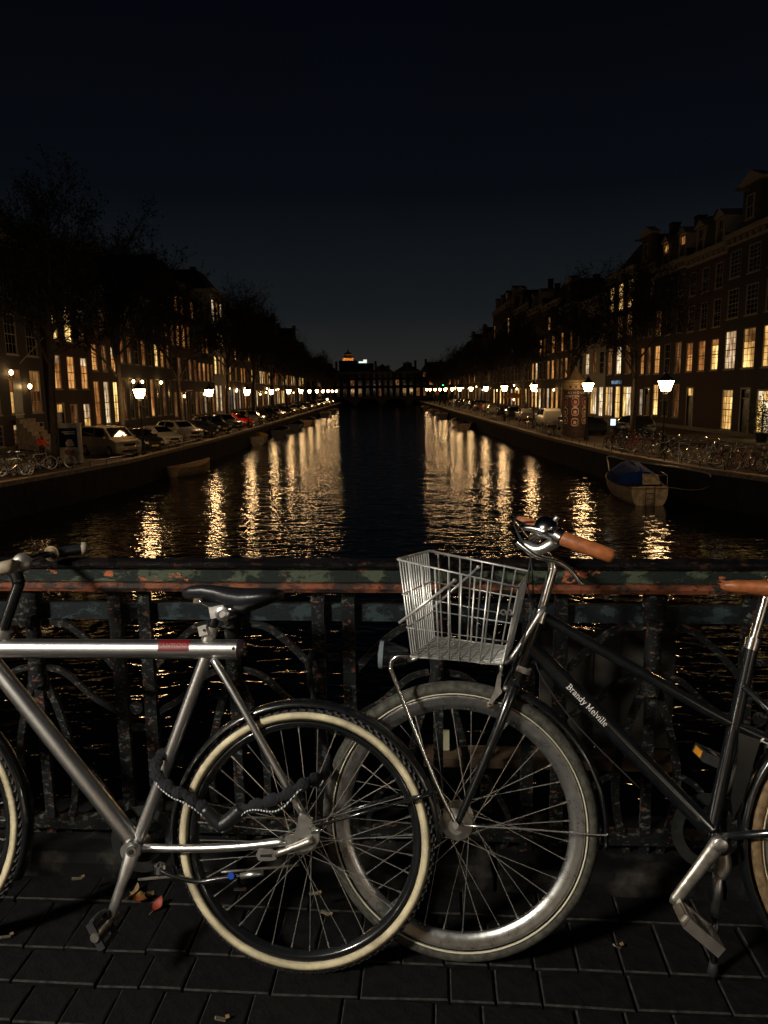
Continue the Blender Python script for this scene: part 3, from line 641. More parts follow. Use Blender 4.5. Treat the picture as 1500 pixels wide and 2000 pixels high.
# street side bush by the shop at the right edge
t = thing('potted_bush', 'dark leafy bush beside the shop front at the right picture edge', 'bush', (24.6,48.2,QZ+.13))
mb = MB(); rnd = random.Random(5)
for k in range(1500):
    q = Vector((rnd.gauss(0,.38),rnd.gauss(0,.42),1.5+rnd.gauss(0,.75)));
    if q.z < .5: continue
    a = Vector((rnd.gauss(0,1),rnd.gauss(0,1),rnd.gauss(0,1))).normalized(); b2 = a.orthogonal().normalized(); s = .07
    mb.add([q-a*s,q+b2*s*.6,q+a*s,q-b2*s*.6],[(0,1,2,3)])
mb.build('foliage', mat('bush_leaf', (.02,.035,.015), .7), t); MB().lathe([(.3,0),(.42,.6),(.45,.62),(.36,.62)], 12).build('pot', M['iron'], t); MB().tube([(0,0,.5),(0,0,1.8)], .04, 5).build('stem', M['bark'], t)

# ================================================================== CARS
plate_m = mat('plate_yellow', (.55,.38,.05), .5); headl_m = mat('headlight_glass', (.75,.75,.72), .08, .6); tail_m = mat('tail_red', (.35,.01,.01), .2)
carglass = mat('car_glass', (.005,.006,.008), .05, 0, spec=.8)
CB = {'hatch': [(0,.36,.58,.60,.60,.5),(.07,.24,.70,.73,.76,.66),(.5,.20,.84,.88,.85,.72),(1.0,.20,.93,.98,.87,.74),(1.85,.20,.95,1.42,.88,.60),(2.7,.20,.97,1.48,.88,.61),(3.45,.20,.99,1.40,.87,.59),(3.92,.24,1.0,1.06,.83,.66),(4.05,.36,.82,.86,.72,.6)],
 'suv': [(0,.40,.70,.74,.66,.58),(.07,.28,.84,.88,.82,.74),(.5,.24,1.0,1.04,.90,.80),(1.1,.24,1.06,1.11,.92,.80),(1.8,.24,1.08,1.60,.93,.68),(2.9,.24,1.1,1.68,.93,.69),(3.9,.24,1.12,1.58,.92,.67),(4.35,.28,1.1,1.18,.88,.72),(4.5,.40,.9,.95,.78,.66)],
 'van': [(0,.38,.72,.76,.72,.62),(.08,.26,.92,.97,.86,.76),(.45,.22,1.06,1.12,.92,.80),(.8,.22,1.12,1.18,.93,.82),(1.55,.22,1.15,1.80,.93,.74),(2.6,.22,1.16,1.86,.93,.76),(4.2,.22,1.16,1.84,.93,.76),(4.5,.26,1.12,1.60,.90,.74),(4.55,.36,.9,1.0,.84,.7)]}
CAR = {}
def car_parts(kind, paint):
    if (kind,paint) in CAR: return CAR[(kind,paint)]
    S = CB[kind]; rows = []
    for x,zb,zl,zt,wb,wt in S:
        m_ = (zl+zb)/2
        half = [(x,-wb*.9,zb),(x,-wb,zb+.12),(x,-wb*1.012,m_),(x,-wb,zl),(x,-wt,zt-.04),(x,-wt*.82,zt)]
        rows.append(half + [(a,-b_,c) for a,b_,c in reversed(half)])
    body = MB().loft(rows).mesh('body', paint, True)
    g = []
    def sec(i, f=1.0): x,zb,zl,zt,wb,wt = S[i]; return x,zl,zt,wb,wt
    x3,_,z3,_,w3 = sec(3); x4,l4,z4,b4,w4 = sec(4)
    d = Vector((-(z4-z3),0,(x4-x3))).normalized()*.012
    p = lambda x,y,z: Vector((x,y,z))
    ws = MB().slab([p(x3+.06,-w3*.86,z3+.04)+d,p(x3+.06,w3*.86,z3+.04)+d,p(x4-.06,w4*.86,z4-.04)+d,p(x4-.06,-w4*.86,z4-.04)+d], d*.5).mesh('windscreen', carglass)
    sides = []
    for sg in (-1,1):
        for i0,i1,fa,fb in ((4,5,-.35,0),(5,6,.06,0)):
            xa,la,za,ba,wa = sec(i0); xb,lb,zb_,bb,wb_ = sec(i1)
            lo = .1; hi = .86
            q = lambda x,l,z,b_,w,f: Vector((x, sg*((b_+(w-b_)*f)+.012), l+(z-l)*f))
            sides.append(MB().slab([q(xa+fa,la,za,ba,wa,lo),q(xb-.04,lb,zb_,bb,wb_,lo),q(xb-.06,lb,zb_,bb,wb_,hi),q(xa+.06,la,za,ba,wa,hi)], (0,sg*.004,0)).mesh('side_window', carglass))
    r = .31 if kind == 'hatch' else .35
    ty = MB().ring((0,0), [(r,-.09),(r,.09),(r*.93,.105),(r*.62,.105),(r*.62,-.105),(r*.93,-.105)], 20).mesh('wheel', M['rubber'], True)
    rm = MB(); rm.ring((0,0), [(r*.62,-.10),(r*.62,.10),(r*.54,.10),(r*.54,-.10)], 16)
    for k in range(5): rm.rbox((r*.3*math.cos(k*1.2566),0,r*.3*math.sin(k*1.2566)), (r*.62,.17,.06), Matrix.Rotation(-k*1.2566,3,'Y'))
    rm = rm.mesh('rim', M['alu'])
    x1,zb1,zl1,zt1,wb1,wt1 = S[1]; hl = []
    for sg in (-1,1): hl.append(MB().slab([(-.0,sg*(wb1-.30),zl1-.20),(.02,sg*(wb1-.04),zl1-.17),(.10,sg*(wb1-.0),zl1-.03),(.03,sg*(wb1-.30),zl1-.05)], (-.035,0,.0)).mesh('headlight', headl_m))
    gr = MB().bx(-.02,.05,-.38,.38,zl1-.24,zl1-.08).bx(-.03,.05,-.5,.5,zb1+.05,zb1+.17).mesh('grille', M['rubber'])
    pl = MB().bx(-.045,-.02,-.26,.26,zl1-.38,zl1-.27).mesh('number_plate', plate_m)
    mi = [MB().rbox((x3+.35,sg*1.0,sec(3)[1]+.08),(.12,.2,.14),Matrix.Identity(3)).mesh('mirror', paint) for sg in (-1,1)]
    CAR[(kind,paint)] = (body, ws, sides, ty, rm, hl, gr, pl, mi, r, S[-1][0], S[3][4])
    return CAR[(kind,paint)]
paints = {k: mat('paint_'+k, c, .25, mt, .1, 6, spec=.6, coat=.9) for k,c,mt in [('beige',(.42,.34,.23),.2),('dark',(.014,.015,.018),.2),('white',(.74,.70,.60),0),('silver',(.52,.49,.43),.4),('red',(.60,.015,.012),0),('blue',(.02,.03,.06),.2),('grey',(.10,.10,.10),.4)]}
def car(kind, paint, x, y, yaw, label, group=None):
    body, ws, sides, ty, rm, hl, gr, pl, mi, r, L, wb = car_parts(kind, paints[paint])
    t = thing('parked_car' if kind != 'van' else 'parked_van', label, 'car' if kind != 'van' else 'van', (x,y,QZ), (0,0,yaw), group)
    place('body', body, t); place('windscreen', ws, t)
    for s in sides: place('side_window', s, t)
    for s in hl: place('headlight', s, t)
    place('grille', gr, t); place('number_plate', pl, t)
    for s in mi: place('mirror', s, t)
    for xx in (.82, L-.8):
        for sg in (-1,1):
            w = place('wheel', ty, t, (xx,sg*(wb-.08),r)); place('rim', rm, w)
    return t
cg = 'cars parked nose to the water on the left quay'
cl = [('van','beige',46.6,'beige van with yellow plate beside the grey cabinet, nearest parked vehicle'),
 ('hatch','dark',51.0,'dark hatchback parked between the beige van and the white car'),
 ('hatch','white',55.2,'white hatchback with lamp light on its windscreen'),
 ('suv','silver',60.4,'silver estate car parked just past the white hatchback'),
 ('hatch','dark',65.8,'dark car parked just past the silver estate car'),
 ('suv','blue',71.,'dark blue car second before the red car'),
 ('suv','grey',76.8,'grey car directly before the red car, lit from above'),
 ('hatch','red',83.4,'bright red car in the row on the left quay'),
 ('suv','silver',91.,'silver car directly past the red car'),
 ('hatch','dark',98.,'dark car third past the red car'.replace('third','second')),
 ('suv','dark',105.,'dark tall car third past the red car'),
 ('hatch','silver',112.,'small silver car fourth past the red car')]
for k,p,y,lb in cl: car(k, p, edge_x(LE,y)-.95, y-.8, PI-R_(40), lb, cg)
for i in range(18):
    y = 119+i*6.6; car(random.choice(['hatch','suv','hatch','van']), random.choice(['dark','silver','grey','dark','white','blue']), edge_x(LE,y)-1.2, y, PI-R_(40), 'small parked car in the far row on the left quay, %s past the named ones' % (ORD+['twenty-first','twenty-second'])[i].replace('nearest','first'), 'far parked cars on the left quay')
car('suv','dark',19.2,60.,-PI/2+R_(6),'large dark car behind the bicycles, right of the advertising column')
car('hatch','dark',16.9,63.5,-PI/2+R_(4),'dark car with red tail light half hidden by the bicycle row')
car('van','white',16.6,77.,-PI/2,'pale small van lit orange left of the advertising column')
car('suv','dark',17.0,69.,-PI/2,'dark car tucked behind the advertising column')
for i in range(12):
    y = 92+i*8.5; car(random.choice(['hatch','suv','van']), random.choice(['dark','grey','silver','dark']), 17.2, y, -PI/2, 'small parked car in the far row on the right quay, %s beyond the cafe parasol' % ORD[i].replace('nearest','first'), 'far parked cars on the right quay')

# ================================================================== PARKED BICYCLES ON THE QUAYS
BKM = {}
def bike_meshes(fm, step):
    if (fm,step) in BKM: return BKM[(fm,step)]
    w = MB().ring((0,0), [(.345,-.018),(.355,0),(.345,.018),(.318,.014),(.318,-.014)], 22)
    sp = MB()
    for k in range(9):
        a = 2*PI*k/9; sp.tube([(0,0,0),(.32*math.cos(a),0,.32*math.sin(a))], .0035, 3)
    sp.lathe([(.03,-.04),(.03,.04)], 8, (0,0,0), (0,1,0)); sp.ring((0,0), [(.317,-.0135),(.317,.0135),(.300,.008),(.300,-.008)], 22)
    fr = MB(); bb = (0,0,.28); rw = (-.48,0,.35); ht = (.40,0,.86); hb = (.46,0,.66); st = (-.17,0,.82)
    fr.tube([bb, hb], .021, 6); fr.tube([bb, st], .018, 6); fr.tube([st if not step else (-.08,0,.55), ht if not step else hb], .018, 6); fr.tube([ht,hb], .022, 6)
    for sg in (-1,1): fr.tube([(bb[0],sg*.03,bb[2]),(rw[0],sg*.055,rw[2])], .010, 5); fr.tube([(st[0],sg*.02,st[2]-.06),(rw[0],sg*.055,rw[2])], .009, 5)
    fk = MB()
    for sg in (-1,1): fk.tube([(.475,sg*.03,.64),(.52,sg*.05,.5),(.60,sg*.05,.35)], .011, 5)
    hd = MB(); hd.tube([ht,(.36,0,1.02),(.40,0,1.05)], .014, 6); hd.tube(bez([(.12,-.29,1.07),(.28,-.27,1.08),(.41,-.12,1.06),(.41,.12,1.06),(.28,.27,1.08),(.12,.29,1.07)],4), .013, 5)
    sd = MB(); sd.loft([[(x,-a,z),(x,-a*.6,z+.035),(x,a*.6,z+.035),(x,a,z)] for x,a,z in ((-.34,.10,.98),(-.26,.11,.97),(-.14,.05,.97),(-.03,.025,.96))]); 
    spo = MB().tube([st,(-.20,0,.97)], .013, 6)
    mg = []
    for c,a0,a1 in ((rw,.2,2.9),((.60,0,.35),.5,2.6)): mg.append(MB().ring((c[0],c[2]), [(.375,-.028),(.382,0),(.375,.028),(.371,0)], 14, a0, a1))
    ck = MB().ring((0,.28), [(.10,.05),(.10,.06),(.07,.06),(.07,.05)], 14).tube([(0,-.09,.28),(.08,-.09,.13)], .012, 4).bx(.03,.13,-.2,-.1,.10,.125)
    BKM[(fm,step)] = dict(wheel=w.mesh('wheel',M['tyre_'+('c' if fm in ('fr_silver','fr_white') else 'k')],True), spokes=sp.mesh('spokes',M['alu']), frame=fr.mesh('frame',M[fm],True), fork=fk.mesh('fork',M[fm],True), handlebar=hd.mesh('handlebar',M['chrome'],True), saddle=sd.mesh('saddle',M['rubber']), seatpost=spo.mesh('seatpost',M['chrome']), mudguard=mg[0].mesh('mudguard',M['chrome' if fm == 'fr_silver' else 'blackp']), front_mudguard=mg[1].mesh('front_mudguard',M['chrome' if fm == 'fr_silver' else 'blackp']), crank=ck.mesh('crank',M['alu']))
    return BKM[(fm,step)]
M['tyre_k'] = M['rubber']; M['tyre_c'] = mat('cream_tyre_small', (.36,.30,.20), .8)
for k,c,mt in (('fr_black',(.012,.012,.013),0),('fr_silver',(.5,.49,.46),.8),('fr_white',(.5,.48,.42),0),('fr_blue',(.02,.04,.10),.2),('fr_red',(.22,.02,.015),0),('fr_orange',(.42,.22,.06),0)): M[k] = mat(k, c, .3, mt, coat=.6)
def bike(x, y, yaw, lean, fm, step, label, group=None, z=QZ):
    b_ = bike_meshes(fm, step); t = thing('parked_bicycle', label, 'bicycle', (x,y,z), (lean,0,yaw), group)
    for n,me in b_.items():
        if n in ('wheel','spokes'): continue
        place(n, me, t)
    for xx in (-.48,.60):
        w = place('wheel', b_['wheel'], t, (xx,0,.355)); place('spokes', b_['spokes'], w)
    return t
FM = ['fr_black','fr_silver','fr_white','fr_blue','fr_silver','fr_white','fr_red']
rnd = random.Random(31)
# left cluster in front of the cabinet
bike(-17.75,35.6,R_(12),.08,'fr_silver',False,'silver bicycle with pale tyres nearest in the left cluster','bicycle cluster on the left quay')
bike(-18.3,36.9,R_(20),-.1,'fr_black',True,'black bicycle second in the left cluster behind the silver one','bicycle cluster on the left quay')
for i in range(9): bike(-17.6-.42*(i % 5)-.3*(i//5)+rnd.uniform(-.1,.1),35.2+.62*i,R_(25)+rnd.gauss(0,.35),rnd.gauss(0,.12),FM[i % 7],i % 2 == 0,'%s bicycle in the tangled cluster left of the orange jacket, %s from the quay edge' % (FM[i % 7][3:], ORD[i].replace('nearest','first')),'left bicycle tangle')
pb = bike(-17.15,39.4,R_(-10),.05,'fr_white',True,'white bicycle with a front basket beside the person in orange')
MB().loft([[(.52,-.16,.72),(.82,-.16,.72),(.82,.16,.72),(.52,.16,.72)],[(.48,-.2,.95),(.88,-.2,.95),(.88,.2,.95),(.48,.2,.95)]], caps=False).build('front_basket', M['door_b'], pb)
# right row: two ranks against the quay edge
for r_ in range(2):
    for i in range(17):
        y = 31.2+i*1.02+r_*.5; x = edge_x(RE,y)+1.45+r_*1.55+rnd.uniform(-.2,.2)
        fm_ = rnd.choice(FM)
        bike(x, y, R_(rnd.choice([18,28,200,190]))+rnd.gauss(0,.12), rnd.gauss(0,.12), fm_, rnd.random() < .5, '%s bicycle in the %s rank on the right quay, %s from the picture edge' % (fm_[3:], ['front','back'][r_], ORD[i]), ['front bicycle rank on the right quay','back bicycle rank on the right quay'][r_])
oc = bike(17.35,30.9,R_(185),.06,'fr_orange',False,'pale orange bicycle carrying an orange crate at the right picture edge')
MB().bx(.35,.8,-.19,.19,.86,1.12).build('crate', mat('orange_crate', (.42,.14,.04), .6), oc)
# bicycle stand, a pale tube frame among the bikes
t = thing('bicycle_stand', 'pale square tube stand among the bicycles on the right quay', 'bicycle stand', (edge_x(RE,37)+1.0,36.6,QZ), (0,0,R_(10)))
MB().tube([(-.75,0,0),(-.75,0,1.05),(.75,0,1.05),(.75,0,0)], .025, 6).build('frame_tube', M['alu'], t)
for sg in (-1,1): MB().bx(sg*.75-.08,sg*.75+.08,-.08,.08,0,.02).build('foot_plate', M['iron'], t)
for i in range(20):
    y = 84+i*3.6; bike(edge_x(RE,y)+1.3+rnd.uniform(-.2,.3), y, R_(80)+rnd.gauss(0,.3), rnd.gauss(0,.1), rnd.choice(FM), rnd.random() < .5, 'small bicycle along the far right quay edge, %s past the advertising column' % ORD[i].replace('nearest','first'), 'far bicycles on the right quay')
for i in range(7):
    y = 62+i*2.1; bike(edge_x(RE,y)+1.3, y, R_(75)+rnd.gauss(0,.3), rnd.gauss(0,.1), rnd.choice(FM), rnd.random() < .5, 'bicycle at the foot of the advertising column, %s counted from the camera' % ORD[i].replace('nearest','first'), 'bicycles by the advertising column')

# ================================================================== ADVERTISING COLUMN
ac = thing('advertising_column', 'round brown advertising column with pointed roof on the right quay', 'advertising column', (14.95,58,QZ))
pm = mat('poster_brown', (.040,.022,.021), .6, 0, .2, 6)
MB().lathe([(.98,0),(.98,.5),(.90,.55),(.90,3.62),(.93,3.65)], 40).build('drum', pm, ac, True)
cm2 = mat('column_roof', (.30,.22,.12), .5, .2, .2, 6)
MB().lathe([(.99,3.65),(1.02,3.75),(1.02,4.0),(1.10,4.05),(1.10,4.18),(1.0,4.22),(.98,4.36),(.80,4.5),(.46,4.78),(.2,5.1),(.07,5.35),(.0,5.5)], 40).build('roof', cm2, ac, True)
def bend(me, r):
    for v in me.vertices:
        a = -PI/2 - R_(14) + v.co.x/r; rr = r+v.co.z
        v.co = (rr*math.cos(a), rr*math.sin(a), v.co.y)
    return me
white_m = mat('poster_white', (.62,.52,.42), .6); cream_m = mat('poster_cream', (.50,.32,.24), .6); red_m = mat('poster_red', (.34,.13,.10), .6); blk = mat('poster_black', (.02,.012,.012), .6)
for txt,sz,z,dx in (('A S H O U D',.26,3.42,.12),('ONGEETEN',.24,3.16,-.32)):
    o = place('poster_lettering', bend(text_mesh(txt, sz, white_m, .002), .905), ac, (0,0,z))
    o.rotation_euler.z = dx/.9
def oval(cx, cz, a, b2, m_, off, name, r=.90, hole=0.):
    mb = MB(); n = 20; vs = []
    for k in range(n):
        q = 2*PI*k/n; sx = abs(math.cos(q))**.6*math.copysign(1,math.cos(q)); sz = abs(math.sin(q))**.6*math.copysign(1,math.sin(q))
        for f in ((1.,hole) if hole else (1.,0.)): vs.append((cx+a*sx*f, cz+b2*sz*f, 0))
    n2 = n; fs = [(2*k,2*((k+1) % n2),2*((k+1) % n2)+1,2*k+1) for k in range(n)]
    me = bpy.data.meshes.new(name); me.from_pydata([(x,z,off) for x,z,_ in vs], [], fs); me.materials.append(m_)
    return place(name, bend(me, r), ac)
for cx in (-.82,0.02,.84):
    for cz,mm in ((1.35,cream_m),(2.0 if cx else 1.95,cream_m),(2.75,red_m)):
        if cx == .02 and cz == 1.35: cz = 1.2
        oval(cx, cz, .27, .31, mm, .004, 'poster_medallion'); oval(cx, cz, .20, .235, blk, .007, 'poster_medallion'); oval(cx, cz-.03, .12, .13, mm if cx else cream_m, .010, 'poster_motif')
    oval(cx, 2.36, .14, .035, white_m, .004, 'poster_caption')
for k in range(12):
    a = -PI/2-.6+k*.2; MB().bx(-.07,.07,-.012,.012,-.07,.07).build('frieze_plate', cream_m if k % 2 else blk, ac, loc=(1.035*math.cos(a),1.035*math.sin(a),3.87), rot=(0,0,a+PI/2))

# ================================================================== CABINET, PARASOL, SIGNS, PEOPLE
cb = thing('advert_cabinet', 'grey street cabinet with a dark glass poster panel beside the beige van', 'cabinet', (-17.5,41.6,QZ), (0,0,R_(18)))
cbm = mat('cabinet_grey', (.30,.25,.18), .5, .2, .2, 4); 
MB().bx(-.68,-.48,-.3,.3,.05,2.2).bx(.48,.68,-.3,.3,.05,2.2).bx(-.48,.48,-.3,.3,2.02,2.2).bx(-.48,.48,-.25,.3,.05,.95).build('housing', cbm, cb)
MB().bx(-.72,.72,-.34,.34,2.2,2.26).build('lid', cbm, cb); MB().bx(-.6,.6,-.28,.28,0,.05).build('base', M['iron'], cb)
pp = MB().bx(-.48,.48,-.24,-.2,.95,2.02).build('poster_panel', carglass, cb)
MB().bx(-.30,.36,-.246,-.241,1.78,1.82).bx(-.2,.36,-.246,-.241,1.68,1.72).build('poster_lines', white_m, pp)
o = MB(); o.loft([[(-.1,-.246,1.0),(.28,-.246,1.0)],[(-.16,-.246,1.2),(.26,-.246,1.2)],[(-.02,-.246,1.38),(.16,-.246,1.38)]], caps=False, closed=False); o.build('poster_picture', cream_m, pp)
pa = thing('cafe_parasol', 'orange cafe parasol glowing under the lamps on the right quay', 'parasol', (20.6,117,QZ))
MB().lathe([(1.9,2.35),(1.88,2.5),(.9,2.95),(.06,3.25),(.04,3.4)], 8).build('canopy', mat('parasol_orange', (.65,.26,.06), .8), pa); MB().tube([(0,0,0),(0,0,3.3)], .03, 6).build('pole', M['trim'], pa); MB().lathe([(0,1.95),(.1,2.05),(.1,2.2),(0,2.25)], 8).build('hanging_lamp', M['bulb'], pa); MB().lathe([(.3,0),(.3,.08),(.05,.12)], 10).build('foot', M['iron'], pa)
tl = thing('traffic_light', 'small traffic light showing green far down the right quay', 'traffic light', (14.0,171,QZ)); MB().tube([(0,0,0),(0,0,4.5)], .06, 6).build('pole', M['iron'], tl); MB().bx(-.18,.18,-.12,.12,3.6,4.7).build('signal_box', M['iron'], tl); MB().lathe([(0,-.2),(.17,-.16),(.17,-.13)], 12, (0,0,5.0), None).build('green_lens', emis('green_signal', (.05,1,.35), 9.), tl, loc=(0,-.1,0))
mach = thing('parking_meter', 'small parking machine with a white lit face by the column lamp', 'parking meter', (15.6,50.5,QZ)); MB().bx(-.09,.09,-.09,.09,0,1.15).build('stem', M['iron'], mach); MB().bx(-.22,.22,-.12,.12,1.15,1.75).build('head', M['iron'], mach); MB().bx(-.17,.17,-.13,-.121,1.25,1.68).build('lit_face', emis('meter_face', (.7,.85,1), 1.6), mach)
def person(name, label, loc, yaw, jacket, trousers, arm=.0, s=1.):
    def skin(nm, V, Ed, Rr, m_, par):
        me = bpy.data.meshes.new(nm); me.from_pydata(V, Ed, []); o = place(nm, me); 
        md = o.modifiers.new('s', 'SKIN'); md.use_smooth_shade = True
        for i,r in enumerate(Rr): me.skin_vertices[0].data[i].radius = r if isinstance(r, tuple) else (r,r)
        me.skin_vertices[0].data[0].use_root = True
        o.modifiers.new('d', 'SUBSURF').levels = 1
        ev = bpy.data.meshes.new_from_object(o.evaluated_get(bpy.context.evaluated_depsgraph_get())); bpy.data.objects.remove(o)
        ev.materials.clear(); ev.materials.append(m_); return place(nm, ev, par)
    t = thing(name, label, 'person', loc, (0,0,yaw), None, (s,s,s))
    skm = mat('skin', (.42,.24,.16), .6)
    V = [(0,0,.95),(0,0,1.15),(0,0,1.40),(0,0,1.50),(0,-.01,1.56),(0,-.02,1.66),(0,0,1.76), (.1,0,.88),(.11,-.01,.5),(.11,.03,.09),(.11,-.12,.04),(-.1,0,.88),(-.11,-.03,.5),(-.11,.03,.09),(-.11,-.12,.04), (.19,0,1.40),(.24,0,1.13),(.22,-.18-arm,.98+arm*.3),(.21,-.27-arm,.97+arm*.3),(-.19,0,1.40),(-.25,0,1.13),(-.22,-.2-arm,1.0+arm*.3),(-.21,-.29-arm,.99+arm*.3)]
    Ed = [(0,1),(1,2),(2,3),(3,4),(4,5),(5,6),(0,7),(7,8),(8,9),(9,10),(0,11),(11,12),(12,13),(13,14),(2,15),(15,16),(16,17),(17,18),(2,19),(19,20),(20,21),(21,22)]
    Rr = [(.15,.11),(.14,.10),(.16,.10),.055,.055,(.085,.10),(.07,.08),.085,.062,.042,.035,.085,.062,.042,.035,.06,.045,.035,.035,.06,.045,.035,.035]
    b_ = skin('body', V, Ed, Rr, trousers, t)
    J = [(0,0,.86),(0,0,1.15),(0,0,1.40),(0,0,1.49),(.2,0,1.40),(.25,0,1.13),(.225,-.17-arm,1.0+arm*.3),(-.2,0,1.40),(-.26,0,1.13),(-.225,-.19-arm,1.02+arm*.3)]
    skin('jacket', J, [(0,1),(1,2),(2,3),(2,4),(4,5),(5,6),(2,7),(7,8),(8,9)], [(.19,.145),(.17,.13),(.185,.125),.075,.08,.062,.05,.08,.062,.05], jacket, t)
    h = MB().lathe([(0,-.12),(.055,-.11),(.075,-.05),(.08,.02),(.075,.08),(.04,.115),(0,.12)], 14, (0,-.02,1.67)).build('face', skm, t, True)
    MB().lathe([(.092,.0),(.095,.04),(.08,.10),(.045,.135),(0,.14)], 14, (0,.0,1.67)).build('hair', mat('hair', (.16,.07,.03), .8), t, True)
    return t
person('person', 'person in an orange jacket standing among the bicycles beside the grey cabinet', (-19.2,42.,QZ), R_(60), mat('orange_jacket', (.75,.10,.015), .7, 0, .3, 12), mat('dark_trousers', (.02,.02,.025), .8), .12)
person('person', 'small figure in a red jacket among the parked bicycles on the far right quay', (14.9,113.,QZ), R_(20), mat('red_jacket', (.60,.015,.03), .7), mat('black_trousers', (.01,.01,.012), .8))

# ================================================================== BOATS
def hull(L, B, D, n=14, stern=.72, sheer=.25, flare=.12):
    """open hull, bow towards +x, keel at z=0"""
    out = []; inn = []
    for i in range(n+1):
        f = i/n; x = L*f
        hb = B/2*(stern+(1-stern)*math.sin(min(1,f/.45)*PI/2)) if f < .45 else B/2*max(.02, 1-((f-.45)/.55)**2.4)
        zt = D+sheer*(max(0,f-.3)/.7)**2; kz = .05*D+.55*D*max(0,(f-.75)/.25)**2
        def sec(h_):
            rr = []
            for q in range(13):
                a_ = PI*q/12; cy, sy = math.cos(a_), math.sin(a_)
                rr.append((x, -h_*math.copysign(abs(cy)**(.62+.25*f), cy), zt-(zt-kz)*abs(sy)**(.85+.3*f)))
            return rr
        out.append(sec(hb)); hi = max(.01,hb-.04); inn.append([(min(max(p[0],.05),L-.08),p[1]*hi/hb,p[2]+(.0 if j in (0,12) else .05)) for j,p in enumerate(sec(hb))])
    return out, inn
def boat(name, label, loc, yaw, L, B, D, hm, im, thw=(.25,.55), group=None, sheer=.25, stern=.72):
    t = thing(name, label, 'boat', loc, (0,0,yaw), group); o, i_ = hull(L,B,D,sheer=sheer,stern=stern)
    h = MB(); h.loft(o, caps=False, closed=False); h.add(o[0], [tuple(range(13))]); h.build('hull', hm, t, True)
    MB().loft(i_, caps=False, closed=False).add(i_[0], [tuple(range(13))]).build('inner_hull', im, t, True)
    g = MB(); g.tube([r[0] for r in o]+[r[12] for r in reversed(o)], .035, 5, closed=True); g.build('gunwale', im, t)
    for f in thw:
        k = round(f*14); w = o[k][12][1]*.9; MB().bx(L*f-.14,L*f+.14,-w,w,D*.62,D*.66).build('thwart', im, t)
    return t
hullw = mat('hull_cream', (.50,.39,.25), .45, 0, .35, 4, .1); hullt = mat('hull_tan', (.30,.21,.12), .5, 0, .3, 5); hulld = mat('hull_dark', (.02,.022,.025), .4, 0, .3, 5); tarp = mat('blue_tarp', (.004,.032,.17), .8, 0, .4, 5, .9, spec=.2)
boat('rowing_boat', 'small tan rowing boat tied to the left quay wall, nearest on that side', (-13.9,49.0,WZ-.12), R_(58), 3.4, 1.5, .75, hullt, hullt, sheer=.35)
b2 = boat('open_boat', 'yellowish open boat with flat stern on the left, second from the bridge', (-13.0,77.2,WZ-.15), R_(95), 4.6, 2.0, 1.05, hullw, mat('boat_yellow', (.36,.24,.10), .5, 0, .2, 5))
boat('dark_boat', 'dark covered boat moored past the yellowish open boat', (-12.6,90,WZ-.15), R_(92), 6.5, 2.3, 1.1, hulld, hulld)
boat('dark_boat', 'second dark boat moored along the left wall', (-12.4,105,WZ-.15), R_(90), 7., 2.3, 1.1, hulld, hulld)
boat('pale_boat', 'pale hull glinting far along the left wall', (-12.3,122,WZ-.15), R_(90), 7., 2.4, 1.1, hullt, hulld)
boat('open_boat', 'small pale open boat on the right, left one of a pair', (11.4,111,WZ-.15), R_(88), 5., 2.0, 1.0, hullw, hulld)
boat('open_boat', 'small pale open boat on the right, nearer one of a pair', (11.3,102.5,WZ-.15), R_(86), 5.5, 2.1, 1.0, hullw, hulld)
for i,(x,y) in enumerate([(-12.3,160),(-12.2,185),(11.6,142),(11.7,165),(11.7,200)]): boat('far_boat', 'low dark boat far off at the %s canal wall, %s of its side' % ('left' if x < 0 else 'right', ['first','second','first','second','third'][i]), (x,y,WZ-.15), R_(90), 8., 2.4, 1.1, hulld, hullt, group='far moored boats')
# the sloop with the blue cover
sb = boat('sloop', 'cream sloop with a blue cover and stern ladder moored at the right quay', (12.35,34.0,WZ-.22), R_(88), 5.9, 2.25, 1.02, hullw, hullt, (.10,.22), sheer=.35, stern=.74)
cv = MB(); rows = []
for i in range(9):
    f = i/8; x = 1.55+3.4*f; w = 1.02*(1-.55*max(0,f-.4)**1.5); hgt = [.62,.78,.80,.88,.98,.85,.70,.5,.28][i]
    rows.append([(x,-w,1.0),(x+.03*math.sin(i*2),-w*.93,1.0+hgt*.55),(x,-w*.45,1.0+hgt*.95+.04*math.sin(i*3)),(x,0,1.0+hgt*1.08),(x,w*.45,1.0+hgt*.95),(x,w*.93,1.0+hgt*.55),(x,w,1.0)])
cv.loft(rows).build('blue_cover', tarp, sb, True)
cu = MB(); cu.slab([(1.50,-.95,1.02),(1.50,-.1,1.02),(1.50,-.1,1.55),(1.50,-.85,1.5)], (-.03,0,0)); cu.build('cockpit_panel', hullw, sb)
MB().bx(.06,.5,-.8,.8,1.0,1.04).bx(.04,.1,-.82,.82,1.04,1.10).build('stern_deck', hullw, sb)
ldr = MB()
for yy in (-.2,.2): ldr.tube([(.15,yy,1.1),(-.08,yy,1.05),(-.05,yy,.2)], .016, 5)
for z in (.3,.55,.8): ldr.tube([(-.07,-.2,z),(-.07,.2,z)], .014, 5)
ldr.build('stern_ladder', M['iron'], sb)
pr = MB(); pr.tube([(.1,-.8,1.08),(.1,-.8,1.62),(1.3,-.9,1.66)], .016, 5); pr.tube([(.1,-.8,1.62),(.1,.2,1.62)], .016, 5); pr.tube([(.1,-.75,1.1),(.9,-.3,1.6)], .016, 5); pr.build('stern_rail', M['alu'], sb)
